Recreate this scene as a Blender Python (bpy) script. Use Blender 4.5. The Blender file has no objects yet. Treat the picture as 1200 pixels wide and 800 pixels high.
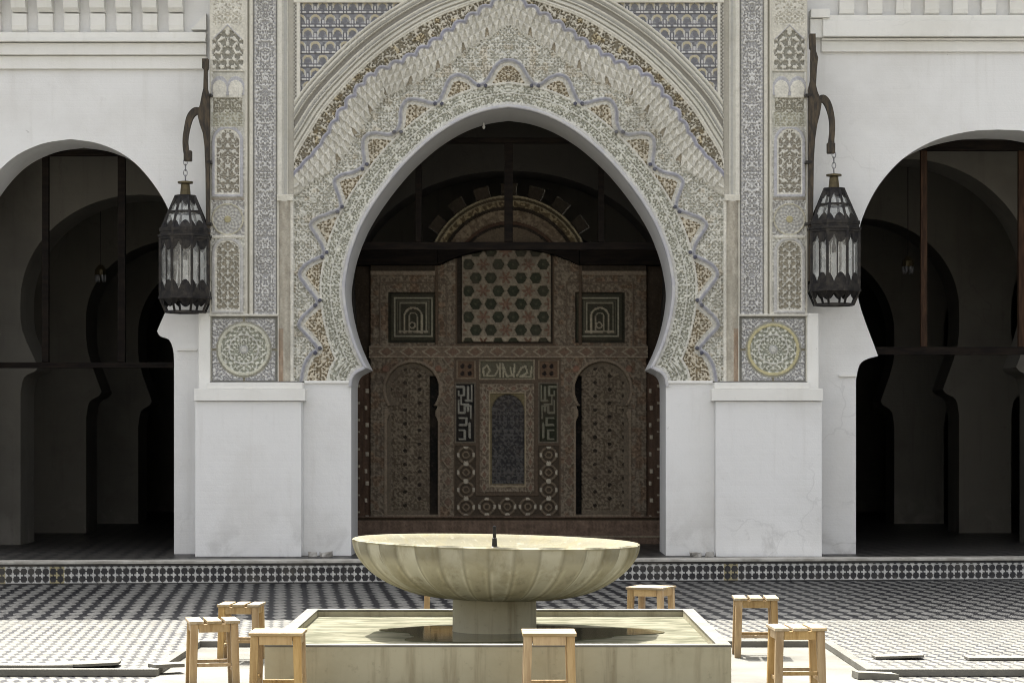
import bpy, bmesh, math, random
import numpy as np
from mathutils import Vector, Matrix
random.seed(7)
rng = np.random.default_rng(11)
scene = bpy.context.scene
COL = scene.collection
PI = math.pi
F = 2600.0            # focal length in photo pixels
EYE = 1.6             # eye height above the courtyard paving
CAMY = -25.0          # the camera stands 25 m in front of the portal
HZ = 512.0
ZP = 0.253            # height of the arcade floor

def pt(px, py, D):
    """measured photo position -> (X, Z) on a plane D metres in front of the camera"""
    return ((px - 600.0) * D / F, EYE + (HZ - py) * D / F)
def X_(px, D): return (px - 600.0) * D / F
def Z_(py, D): return EYE + (HZ - py) * D / F
def Y_(D): return D + CAMY

# ------------------------------------------------------------------ materials
def new_mat(name):
    m = bpy.data.materials.new(name); m.use_nodes = True
    nt = m.node_tree; nt.nodes.clear()
    out = nt.nodes.new('ShaderNodeOutputMaterial')
    b = nt.nodes.new('ShaderNodeBsdfPrincipled')
    nt.links.new(b.outputs[0], out.inputs[0])
    return m, nt, b, out
class NT:
    def __init__(s, nt): s.nt = nt
    def n(s, t, **k):
        a = s.nt.nodes.new(t)
        for q, v in k.items(): setattr(a, q, v)
        return a
    def l(s, a, b): s.nt.links.new(a, b)
    def val(s, sock, v):
        if hasattr(v, 'is_linked') or isinstance(v, bpy.types.NodeSocket): s.l(v, sock)
        else: sock.default_value = v
    def math(s, op, a, b=None, c=None, clamp=False):
        m = s.n('ShaderNodeMath', operation=op); m.use_clamp = clamp
        s.val(m.inputs[0], a)
        if b is not None: s.val(m.inputs[1], b)
        if c is not None: s.val(m.inputs[2], c)
        return m.outputs[0]
    def mix(s, fac, a, b, mode='MIX'):
        m = s.n('ShaderNodeMix', data_type='RGBA', blend_type=mode)
        s.val(m.inputs['Factor'], fac)
        for nm, v in (('A', a), ('B', b)):
            i = [q for q in m.inputs if q.name == nm and q.type == 'RGBA'][0]
            if isinstance(v, bpy.types.NodeSocket): s.l(v, i)
            else: i.default_value = (*v[:3], 1)
        return [q for q in m.outputs if q.type == 'RGBA'][0]
    def noise(s, vec, scale, detail=4, rough=0.55, dist=0.0):
        a = s.n('ShaderNodeTexNoise'); a.inputs['Scale'].default_value = scale
        a.inputs['Detail'].default_value = detail; a.inputs['Roughness'].default_value = rough
        a.inputs['Distortion'].default_value = dist
        s.l(vec, a.inputs['Vector']); return a.outputs[0]
    def ramp(s, f, p0, p1):
        m = s.n('ShaderNodeMapRange'); m.interpolation_type = 'SMOOTHSTEP'
        s.val(m.inputs[0], f); m.inputs[1].default_value = p0; m.inputs[2].default_value = p1
        return m.outputs[0]
    def pos(s, scale=(1, 1, 1), obj=True, loc=(0, 0, 0)):
        tc = s.n('ShaderNodeTexCoord'); mp = s.n('ShaderNodeMapping')
        mp.inputs['Scale'].default_value = scale; mp.inputs['Location'].default_value = loc
        if obj: s.l(tc.outputs['Object'], mp.inputs[0])
        else:
            g = s.n('ShaderNodeNewGeometry'); s.l(g.outputs['Position'], mp.inputs[0])
        return mp.outputs[0]
    def bump(s, b, h, strength=0.4, dist=0.01):
        a = s.n('ShaderNodeBump'); a.inputs['Strength'].default_value = strength
        a.inputs['Distance'].default_value = dist
        s.l(h, a.inputs['Height']); s.l(a.outputs[0], b.inputs['Normal'])

def mat_plaster(name, base, dirt, base_dirt=0.0, courses=True, rough=0.85, amount=0.5):
    m, nt, b, o = new_mat(name); N = NT(nt)
    p = N.pos(obj=False)
    n1 = N.noise(p, 0.9, 5, .6); n2 = N.noise(p, 7, 5, .65); n3 = N.noise(p, 55, 3)
    streak = N.noise(N.pos((9, 9, .7), obj=False), 1, 4, .6)
    f = N.math('MULTIPLY', N.ramp(n1, .42, .75), amount)
    c = N.mix(f, base, dirt)
    c = N.mix(N.math('MULTIPLY', N.ramp(streak, .52, .8), amount * .7), c, dirt)
    c = N.mix(N.math('MULTIPLY', N.ramp(n2, .6, .8), amount * .45), c, tuple(x * .8 for x in dirt))
    if base_dirt:
        sx = N.n('ShaderNodeSeparateXYZ'); N.l(p, sx.inputs[0])
        low = N.ramp(sx.outputs[2], 0.95, 0.25)
        blot = N.ramp(N.noise(p, 2.3, 6, .65, .5), .5, .66)
        c = N.mix(N.math('MULTIPLY', N.math('MULTIPLY', low, blot), base_dirt), c, (.30, .28, .25))
        spots = N.ramp(N.noise(p, 3.1, 4, .7, 1.2), .685, .735)
        mid = N.ramp(sx.outputs[2], 2.2, 1.6)
        c = N.mix(N.math('MULTIPLY', N.math('MULTIPLY', spots, mid), base_dirt * .8), c, (.36, .34, .31))
    vo = N.n('ShaderNodeTexVoronoi'); vo.feature = 'DISTANCE_TO_EDGE'; vo.inputs['Scale'].default_value = .9
    wv = N.n('ShaderNodeVectorMath', operation='ADD'); N.l(p, wv.inputs[0])
    nz = N.n('ShaderNodeTexNoise'); nz.inputs['Scale'].default_value = 4; nz.inputs['Detail'].default_value = 5; N.l(p, nz.inputs['Vector'])
    sc_ = N.n('ShaderNodeVectorMath', operation='SCALE'); sc_.inputs['Scale'].default_value = .35; N.l(nz.outputs['Color'], sc_.inputs[0]); N.l(sc_.outputs[0], wv.inputs[1]); N.l(wv.outputs[0], vo.inputs['Vector'])
    ck = N.math('MULTIPLY', N.ramp(vo.outputs[0], .012, .003), N.ramp(N.noise(p, .55, 2), .56, .64))
    c = N.mix(N.math('MULTIPLY', ck, .16), c, tuple(x * .55 for x in dirt))
    ch = N.ramp(N.noise(p, 5.3, 3, .6, .8), .735, .76)
    c = N.mix(N.math('MULTIPLY', ch, .5), c, tuple(x * .72 for x in dirt))
    nt.links.new(c, b.inputs['Base Color'])
    b.inputs['Roughness'].default_value = rough
    b.inputs['Specular IOR Level'].default_value = .25
    h = N.math('ADD', N.math('MULTIPLY', n2, .8), N.math('MULTIPLY', n3, .25))
    if courses:
        sx = N.n('ShaderNodeSeparateXYZ'); N.l(p, sx.inputs[0])
        w = N.math('SINE', N.math('ADD', N.math('MULTIPLY', sx.outputs[2], 2 * PI / .068), N.math('MULTIPLY', n1, 3)))
        h = N.math('ADD', h, N.math('MULTIPLY', N.ramp(w, -1.0, -.5), .05))
    N.bump(b, h, .5, .012)
    return m

def mat_pigment(name, rough=.85, grime=(.30, .27, .20), amt=.35, bump=.3, nscale=14, spec=.2):
    """colour comes from the painted pigment of the carving, plus grime"""
    m, nt, b, o = new_mat(name); N = NT(nt)
    a = N.n('ShaderNodeAttribute'); a.attribute_name = 'pigment'
    p = N.pos(obj=False)
    n1 = N.noise(p, 1.7, 5, .62); n2 = N.noise(p, nscale, 4, .6); n3 = N.noise(p, 70, 2)
    c = N.mix(N.math('MULTIPLY', N.ramp(n1, .45, .8), amt), a.outputs['Color'], grime)
    c = N.mix(N.math('MULTIPLY', N.ramp(n2, .5, .8), amt * .8), c, grime)
    nt.links.new(c, b.inputs['Base Color'])
    b.inputs['Roughness'].default_value = rough; b.inputs['Specular IOR Level'].default_value = spec
    N.bump(b, N.math('ADD', n2, N.math('MULTIPLY', n3, .5)), bump, .006)
    return m

def mat_noise(name, c0, c1, scale=6, rough=.6, bump=.25, stretch=(1, 1, 1), metal=0.0, spec=.4, lo=.35, hi=.7, detail=5, obj=True):
    m, nt, b, o = new_mat(name); N = NT(nt)
    p = N.pos(stretch, obj=obj)
    n1 = N.noise(p, scale, detail, .6, .3); n2 = N.noise(p, scale * 6, 3)
    c = N.mix(N.ramp(n1, lo, hi), c0, c1)
    nt.links.new(c, b.inputs['Base Color'])
    b.inputs['Roughness'].default_value = rough; b.inputs['Metallic'].default_value = metal
    b.inputs['Specular IOR Level'].default_value = spec
    N.bump(b, N.math('ADD', n1, N.math('MULTIPLY', n2, .5)), bump, .006)
    return m

def mat_stone_stained(name, base, stain, green, streaks=1.0, rough=.55):
    m, nt, b, o = new_mat(name); N = NT(nt)
    p = N.pos(); ps = N.pos((7, 7, .55))
    n1 = N.noise(p, 2.2, 6, .65); n2 = N.noise(p, 18, 4, .6); st = N.noise(ps, 1.4, 5, .65)
    c = N.mix(N.math('MULTIPLY', N.ramp(n1, .4, .72), .6), base, green)
    c = N.mix(N.math('MULTIPLY', N.ramp(st, .48, .72), .75 * streaks), c, stain)
    c = N.mix(N.math('MULTIPLY', N.ramp(n2, .58, .75), .3), c, tuple(x * .7 for x in stain))
    nt.links.new(c, b.inputs['Base Color'])
    b.inputs['Roughness'].default_value = rough; b.inputs['Specular IOR Level'].default_value = .35
    N.bump(b, N.math('ADD', n2, n1), .25, .006)
    return m

def mat_tiles(name, light, dark, px_, py_, rough=.4, mid=.25, wear=.5):
    """small glazed tiles: dark lozenges in broken rows on a pale ground, chipped and unevenly coloured"""
    m, nt, b, o = new_mat(name); N = NT(nt)
    g = N.n('ShaderNodeNewGeometry'); sx = N.n('ShaderNodeSeparateXYZ'); N.l(g.outputs['Position'], sx.inputs[0])
    p = N.pos(obj=False)
    wob = N.noise(p, .8, 3)
    x = N.math('ADD', N.math('DIVIDE', sx.outputs[0], px_), N.math('MULTIPLY', wob, .22))
    y = N.math('ADD', N.math('DIVIDE', sx.outputs[1], py_), N.math('MULTIPLY', wob, .3))
    cx = N.math('COSINE', N.math('MULTIPLY', N.math('ADD', x, N.math('MULTIPLY', N.math('FLOOR', y), .22)), 2*PI)); cy = N.math('COSINE', N.math('MULTIPLY', y, 2*PI))
    v = N.math('ADD', cx, N.math('MULTIPLY', cy, .7))
    n4 = N.noise(N.pos((5, 2.2, 1), obj=False), 1, 4, .7)
    v = N.math('ADD', v, N.math('MULTIPLY', N.math('SUBTRACT', n4, .5), 1.5))
    s = N.ramp(v, mid - .15, mid + .3)
    n1 = N.noise(p, .55, 5, .65); n2 = N.noise(p, 30, 3)
    n5 = N.noise(N.pos((9, 5, 1), obj=False), 1, 2, .7)
    li = N.mix(N.ramp(n5, .3, .7), light, tuple(q * .66 for q in light))
    dk = N.mix(N.math('MULTIPLY', N.ramp(n1, .4, .7), wear), dark, tuple(q * .62 for q in light))
    c = N.mix(s, li, dk)
    c = N.mix(N.math('MULTIPLY', N.ramp(n2, .55, .75), .2), c, (.2, .19, .17))
    nt.links.new(c, b.inputs['Base Color'])
    b.inputs['Roughness'].default_value = rough; b.inputs['Specular IOR Level'].default_value = .1
    N.bump(b, N.math('ADD', s, n2), .12, .004)
    return m

M = {}
M['plaster'] = mat_plaster('white plaster', (.80, .795, .775), (.64, .625, .59), .28)
M['trim'] = mat_plaster('white painted mouldings', (.82, .81, .765), (.66, .64, .57), .3, courses=False)
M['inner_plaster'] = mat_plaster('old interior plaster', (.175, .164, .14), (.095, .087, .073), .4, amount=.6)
M['dark_wall'] = mat_plaster('dark brown wall', (.05, .046, .04), (.025, .023, .02), .0, courses=False, amount=.6)  # darker brown than the plaster of the side arcades
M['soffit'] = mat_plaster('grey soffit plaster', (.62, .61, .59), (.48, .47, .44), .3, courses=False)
M['stucco'] = mat_pigment('carved painted stucco', amt=.42, grime=(.32, .305, .25), bump=.4, nscale=22)
M['mosaic'] = mat_pigment('glazed mosaic tiles', rough=.4, amt=.15, bump=.15, spec=.4)
M['oldwood'] = mat_pigment('old painted cedar', rough=.75, grime=(.10, .075, .055), amt=.6, bump=.6, nscale=30)
M['riser'] = mat_pigment('zellige riser tiles', rough=.35, amt=.2, bump=.15, spec=.4)
M['blueline'] = mat_noise('faded blue painted rim', (.46, .455, .475), (.58, .57, .55), 5, .8, .3, obj=False)
M['darkbeam'] = mat_noise('dark stained timber', (.007, .0055, .005), (.018, .013, .0095), 4, .8, .4, (1, 1, 6), obj=False, spec=.12)
M['redbeam'] = mat_noise('red brown timber', (.03, .017, .011), (.065, .036, .021), 4, .8, .4, (6, 6, 1), obj=False, spec=.12)
M['bracket'] = mat_noise('weathered carved cedar', (.025, .02, .015), (.085, .062, .036), 9, .65, .6, (3, 3, .8))
M['metal'] = mat_noise('blackened lantern metal', (.014, .013, .014), (.045, .04, .034), 14, .45, .4, metal=.6)
M['brass'] = mat_noise('dull brass', (.12, .095, .05), (.07, .055, .03), 14, .4, .3, metal=.7)
M['iron'] = mat_noise('galvanised chain', (.35, .35, .36), (.18, .18, .18), 20, .4, .3, metal=.8)
M['pine'] = mat_noise('raw pine', (.40, .275, .125), (.285, .178, .07), 3.2, .55, .35, (9, 9, 1.0), lo=.38, hi=.68)
def vary(m):
    nt = m.node_tree; N = NT(nt); b = [q for q in nt.nodes if q.type == 'BSDF_PRINCIPLED'][0]
    src = b.inputs['Base Color'].links[0].from_socket
    oi = N.n('ShaderNodeObjectInfo'); hs = N.n('ShaderNodeHueSaturation')
    N.l(N.math('ADD', N.math('MULTIPLY', oi.outputs['Random'], .45), .75), hs.inputs['Value'])
    N.l(N.math('ADD', N.math('MULTIPLY', N.math('FRACT', N.math('MULTIPLY', oi.outputs['Random'], 7.3)), .3), .8), hs.inputs['Saturation'])
    kn = N.ramp(N.noise(N.pos((14, 14, 5)), 1, 2, .5), .70, .76)
    c = N.mix(N.math('MULTIPLY', kn, .6), src, (.12, .065, .025))
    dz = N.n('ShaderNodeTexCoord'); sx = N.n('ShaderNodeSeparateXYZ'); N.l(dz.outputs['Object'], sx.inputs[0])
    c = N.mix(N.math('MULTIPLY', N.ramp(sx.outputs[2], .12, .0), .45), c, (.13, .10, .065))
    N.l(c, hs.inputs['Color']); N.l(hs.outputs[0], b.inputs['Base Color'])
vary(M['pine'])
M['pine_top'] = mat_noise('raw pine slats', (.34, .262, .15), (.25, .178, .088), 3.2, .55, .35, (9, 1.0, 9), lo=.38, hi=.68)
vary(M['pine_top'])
M['marble'] = mat_noise('worn pale marble', (.155, .15, .131), (.11, .106, .09), 1.6, .7, .25, spec=.1, obj=False)
M['marble_slab'] = mat_noise('loose marble slab', (.18, .173, .15), (.12, .113, .094), 3, .7, .35, spec=.1)
M['basin'] = mat_stone_stained('stained marble basin', (.335, .308, .215), (.165, .138, .08), (.26, .238, .155), .9)
M['basin_floor'] = mat_noise('algae stained basin floor', (.15, .143, .102), (.06, .06, .036), 3.1, .75, .25, (1, 2.2, 1), lo=.38, hi=.66, obj=False, spec=.06)
M['bowl_old'] = mat_stone_stained('stained marble bowl', (.34, .32, .235), (.15, .125, .065), (.26, .24, .155), .9)
M['tiles'] = mat_tiles('courtyard zellige paving', (.175, .17, .15), (.03, .03, .032), .088, .20, .6, mid=.22, wear=.6)
M['tiles_border'] = mat_tiles('border band of zellige paving', (.155, .152, .142), (.010, .010, .012), .168, .36, .6, mid=-.05, wear=.08)
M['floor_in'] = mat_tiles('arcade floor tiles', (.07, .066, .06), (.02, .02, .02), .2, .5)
M['step_edge'] = mat_noise('worn marble step edge', (.50, .48, .43), (.30, .28, .24), 5, .55, .3, obj=False)
M['black'] = mat_noise('black glazed border', (.012, .012, .013), (.03, .03, .03), 9, .35, .1, obj=False)
M['far_wall'] = mat_noise('brown far wall', (.30, .28, .24), (.16, .145, .12), .6, .85, .4, obj=False)  # brown tone chosen to cut the light bounced into the interior
M['roof'] = mat_noise('green glazed roof tiles', (.05, .13, .06), (.08, .17, .09), 5, .4, .4, obj=False)
M['rubble'] = mat_noise('broken plaster', (.5, .48, .44), (.25, .23, .2), 12, .9, .6)
M['bulb'] = mat_noise('white porcelain', (.75, .75, .72), (.65, .65, .62), 12, .3, .1)

def mat_bowl():
    m, nt, b, o = new_mat('stained fluted marble'); N = NT(nt)
    a = N.n('ShaderNodeAttribute'); a.attribute_name = 'pigment'
    p = N.pos(); n1 = N.noise(p, 3.5, 6, .65, .4); n2 = N.noise(p, 22, 4, .6); st = N.noise(N.pos((11, 11, 1.6)), 1, 5, .65)
    c = N.mix(N.math('MULTIPLY', N.ramp(n1, .42, .7), .55), a.outputs['Color'], (.20, .172, .09))
    c = N.mix(N.math('MULTIPLY', N.ramp(st, .5, .72), .45), c, (.13, .11, .06))
    c = N.mix(N.math('MULTIPLY', N.ramp(n2, .56, .75), .3), c, (.36, .34, .27))
    nt.links.new(c, b.inputs['Base Color']); b.inputs['Roughness'].default_value = .8; b.inputs['Specular IOR Level'].default_value = .06
    N.bump(b, N.math('ADD', n1, n2), .35, .008); return m
M['bowl'] = mat_bowl()
def mat_glass():
    m, nt, b, o = new_mat('old lantern glass'); N = NT(nt)
    nt.nodes.remove(b)
    t = N.n('ShaderNodeBsdfTransparent'); t.inputs[0].default_value = (.97, .98, .97, 1)
    d = N.n('ShaderNodeBsdfDiffuse'); d.inputs[0].default_value = (.8, .8, .76, 1)
    g = N.n('ShaderNodeBsdfGlossy'); g.inputs['Roughness'].default_value = .12
    n = N.noise(N.pos(), 9, 4)
    m1 = N.n('ShaderNodeMixShader'); N.l(N.math('ADD', N.math('MULTIPLY', N.ramp(n, .45, .75), .3), .12), m1.inputs[0])
    N.l(t.outputs[0], m1.inputs[1]); N.l(d.outputs[0], m1.inputs[2])
    m2 = N.n('ShaderNodeMixShader'); m2.inputs[0].default_value = .05
    N.l(m1.outputs[0], m2.inputs[1]); N.l(g.outputs[0], m2.inputs[2])
    nt.links.new(m2.outputs[0], o.inputs[0]); return m
M['glass'] = mat_glass()
def mat_water():
    m, nt, b, o = new_mat('still dark water'); N = NT(nt)
    b.inputs['Base Color'].default_value = (.085, .083, .05, 1)
    b.inputs['Roughness'].default_value = .09; b.inputs['IOR'].default_value = 1.33
    b.inputs['Specular IOR Level'].default_value = .5
    N.bump(b, N.noise(N.pos(), 9, 3), .06, .01); return m
M['water'] = mat_water()

# ------------------------------------------------------------------ object helpers
def tag(o, label=None, cat=None, group=None, kind=None):
    if label: o['label'] = label
    if cat: o['category'] = cat
    if group: o['group'] = group
    if kind: o['kind'] = kind
    return o
def empty(name, loc, label, cat, group=None, rz=0.0):
    o = bpy.data.objects.new(name, None); COL.objects.link(o)
    o.location = loc; o.rotation_euler = (0, 0, rz); o.empty_display_size = .2
    return tag(o, label, cat, group)
def link_mesh(name, me, parent=None, keep=True):
    o = bpy.data.objects.new(name, me); COL.objects.link(o)
    if parent is not None:
        o.parent = parent
        if keep:                       # mesh was written in world coordinates
            q = parent; off = Vector((0, 0, 0))
            while q is not None: off += q.location; q = q.parent
            me.transform(Matrix.Translation(-off))
    return o
def copy_tree(o, parent=None):
    c = o.copy(); COL.objects.link(c); c.parent = parent
    for ch in list(o.children): copy_tree(ch, c)
    return c

class MB:
    def __init__(s): s.bm = bmesh.new()
    def box(s, x0, x1, y0, y1, z0, z1, bevel=0.0):
        v = [s.bm.verts.new(p) for p in ((x0,y0,z0),(x1,y0,z0),(x1,y1,z0),(x0,y1,z0),(x0,y0,z1),(x1,y0,z1),(x1,y1,z1),(x0,y1,z1))]
        fs = [s.bm.faces.new([v[i] for i in f]) for f in ((0,3,2,1),(4,5,6,7),(0,1,5,4),(1,2,6,5),(2,3,7,6),(3,0,4,7))]
        if bevel:
            es = list({e for f in fs for e in f.edges})
            bmesh.ops.bevel(s.bm, geom=es, offset=bevel, segments=2, affect='EDGES', profile=.6)
        return s
    def bar(s, p0, p1, w, h=None, bevel=0.0, w1=None):
        """rectangular bar between two points"""
        h = h or w; a = Vector(p0); b = Vector(p1); d = (b - a).normalized()
        up = Vector((0, 1, 0)) if abs(d.y) < .9 else Vector((0, 0, 1))
        r = d.cross(up).normalized(); u = r.cross(d).normalized()
        k = (w1 or w) / w
        vs = []
        for c, q in ((a, 1), (b, k)):
            for i, j in ((-1,-1),(1,-1),(1,1),(-1,1)):
                vs.append(s.bm.verts.new(c + r * i * w * q / 2 + u * j * h * q / 2))
        fs = [s.bm.faces.new([vs[i] for i in f]) for f in ((3,2,1,0),(4,5,6,7),(0,1,5,4),(1,2,6,5),(2,3,7,6),(3,0,4,7))]
        if bevel:
            es = list({e for f in fs for e in f.edges})
            bmesh.ops.bevel(s.bm, geom=es, offset=bevel, segments=1, affect='EDGES')
        return s
    def prism(s, outline, y0, y1):
        """closed outline in (x, z), extruded from y0 (front) to y1"""
        a = [s.bm.verts.new((x, y0, z)) for x, z in outline]
        b = [s.bm.verts.new((x, y1, z)) for x, z in outline]
        n = len(outline)
        fa = s.bm.faces.new(a); fb = s.bm.faces.new(b[::-1])
        for i in range(n):
            j = (i + 1) % n
            s.bm.faces.new((a[j], a[i], b[i], b[j]))
        fa.normal_update(); fb.normal_update()
        bmesh.ops.triangulate(s.bm, faces=[fa, fb], ngon_method='EAR_CLIP')
        return s
    def flat(s, outline, z0, z1):
        """closed outline in (x, y), extruded up from z0 to z1"""
        a = [s.bm.verts.new((x, y, z1)) for x, y in outline]
        b = [s.bm.verts.new((x, y, z0)) for x, y in outline]
        n = len(outline)
        fa = s.bm.faces.new(a); fb = s.bm.faces.new(b[::-1])
        for i in range(n):
            j = (i + 1) % n
            s.bm.faces.new((a[j], a[i], b[i], b[j]))
        fa.normal_update(); fb.normal_update()
        bmesh.ops.triangulate(s.bm, faces=[fa, fb], ngon_method='EAR_CLIP')
        return s
    def lathe(s, prof, c=(0, 0, 0), n=32, cap=True, phase=0.0):
        rings = []
        for r, z in prof:
            rings.append([s.bm.verts.new((c[0] + r * math.cos(2*PI*i/n + phase), c[1] + r * math.sin(2*PI*i/n + phase), c[2] + z)) for i in range(n)])
        for a, b in zip(rings, rings[1:]):
            for i in range(n):
                j = (i + 1) % n
                s.bm.faces.new((a[i], a[j], b[j], b[i]))
        if cap:
            s.bm.faces.new(rings[0][::-1]); s.bm.faces.new(rings[-1])
        return s
    def tube(s, pts, r, n=8, radii=None):
        pts = [Vector(p) for p in pts]; rings = []
        for k, p in enumerate(pts):
            d = (pts[min(k+1, len(pts)-1)] - pts[max(k-1, 0)]).normalized()
            up = Vector((0, 1, 0)) if abs(d.y) < .9 else Vector((1, 0, 0))
            a = d.cross(up).normalized(); b = a.cross(d).normalized()
            rr = radii[k] if radii else r
            rings.append([s.bm.verts.new(p + a * rr * math.cos(2*PI*i/n) + b * rr * math.sin(2*PI*i/n)) for i in range(n)])
        for a, b in zip(rings, rings[1:]):
            for i in range(n):
                j = (i + 1) % n
                s.bm.faces.new((a[i], a[j], b[j], b[i]))
        s.bm.faces.new(rings[0][::-1]); s.bm.faces.new(rings[-1])
        return s
    def sweep(s, path, prof, closed=False):
        """profile [(offset along the left-hand normal, y)] swept along a path in (x, z)"""
        P = np.array(path, float); n = len(P)
        T = np.zeros_like(P); T[1:-1] = P[2:] - P[:-2]; T[0] = P[1] - P[0]; T[-1] = P[-1] - P[-2]
        T /= np.linalg.norm(T, axis=1)[:, None]
        Nn = np.stack([-T[:, 1], T[:, 0]], 1)
        rows = []
        for o, y in prof:
            rows.append([s.bm.verts.new((P[i,0] + Nn[i,0]*o, y, P[i,1] + Nn[i,1]*o)) for i in range(n)])
        for a, b in zip(rows, rows[1:]):
            for i in range(n - 1):
                s.bm.faces.new((a[i], a[i+1], b[i+1], b[i]))
        return s
    def build(s, name, m, parent=None, smooth=False, keep=True, angle=None):
        me = bpy.data.meshes.new(name)
        bmesh.ops.recalc_face_normals(s.bm, faces=s.bm.faces[:])
        s.bm.to_mesh(me); s.bm.free(); me.materials.append(m)
        if smooth:
            me.polygons.foreach_set('use_smooth', [True] * len(me.polygons))
            if angle: me.set_sharp_from_angle(angle=math.radians(angle))
        return link_mesh(name, me, parent, keep)

def spline(pts, per=6):
    """Catmull-Rom through points"""
    P = [np.array(p, float) for p in pts]; out = []
    for i in range(len(P) - 1):
        p0 = P[max(i-1, 0)]; p1 = P[i]; p2 = P[i+1]; p3 = P[min(i+2, len(P)-1)]
        if i == 0: p0 = 2 * p1 - p2
        if i == len(P) - 2: p3 = 2 * p2 - p1
        for k in range(per):
            t = k / per
            out.append(.5 * ((2*p1) + (-p0+p2)*t + (2*p0-5*p1+4*p2-p3)*t*t + (-p0+3*p1-3*p2+p3)*t**3))
    out.append(P[-1]); return [tuple(p) for p in out]
def mirror(path, cx): return [(2*cx - x, y) for x, y in path]

# ------------------------------------------------------------------ ornament: carved grids
def vn(x, y, s=0):
    xi = np.floor(x).astype(np.int64); yi = np.floor(y).astype(np.int64)
    xf = x - xi; yf = y - yi
    def h(a, b):
        k = (a * 374761393 + b * 668265263 + s * 144269504) & 0xffffffff
        k = ((k ^ (k >> 13)) * 1274126177) & 0xffffffff
        return ((k ^ (k >> 16)) & 0xffff) / 65535.0
    u = xf*xf*(3-2*xf); v = yf*yf*(3-2*yf)
    return (h(xi,yi)*(1-u) + h(xi+1,yi)*u)*(1-v) + (h(xi,yi+1)*(1-u) + h(xi+1,yi+1)*u)*v
def quasi(x, y, p, k=4, ph=0.0):
    s = 0
    for i in range(k):
        a = PI * i / k + ph
        s = s + np.cos(2*PI/p * (x*math.cos(a) + y*math.sin(a)))
    return s / k
def sst(x, a, b):
    t = np.clip((x - a) / (b - a), 0, 1); return t*t*(3-2*t)
def scroll(x, y, cell, seed=0):
    """running vine scrolls: spirals of alternating hand, with leaves"""
    i = np.floor(x / cell); j = np.floor(y / cell)
    u = (x / cell - i - .5) * 2; v = (y / cell - j - .5) * 2
    r = np.hypot(u, v) + 1e-5; th = np.arctan2(v, u)
    sg = np.where((i + j) % 2 == 0, 1.0, -1.0)
    a = np.cos(2*PI*1.15*r + sg * th + (i*1.7 + j*2.3))
    l = vn(x / cell * 4.1, y / cell * 4.1, seed) * 2 - 1
    return a * .75 + l * .7
def lace(x, y, seed=0, p=7.0):
    """fine interlaced arabesque, roughly -1 .. 1"""
    n = vn(x / p, y / p, seed) + .5 * vn(x / p * 2.1, y / p * 2.1, seed + 5)
    return np.sin(2*PI*1.5*n) * .75 + quasi(x, y, p * 1.25, 4) * .9
def dist_poly(U, V, path, want_t=True):
    best = np.full(U.shape, 1e9, np.float32); T = np.zeros(U.shape, np.float32); acc = 0.0
    P = np.array(path, np.float32)
    for a, b in zip(P, P[1:]):
        d = b - a; L = float(np.hypot(*d))
        if L < 1e-6: continue
        t = np.clip(((U - a[0]) * d[0] + (V - a[1]) * d[1]) / (L*L), 0, 1)
        q = np.hypot(U - a[0] - t*d[0], V - a[1] - t*d[1])
        m = q < best
        best = np.where(m, q, best)
        if want_t: T = np.where(m, acc + t * L, T)
        acc += L
    return best, T
def inside(U, V, poly):
    r = np.zeros(U.shape, bool); n = len(poly)
    for i in range(n):
        x0, y0 = poly[i]; x1, y1 = poly[(i+1) % n]
        if y0 == y1: continue
        c = ((y0 > V) != (y1 > V)) & (U < (x1-x0) * (V-y0) / (y1-y0) + x0)
        r ^= c
    return r

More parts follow.
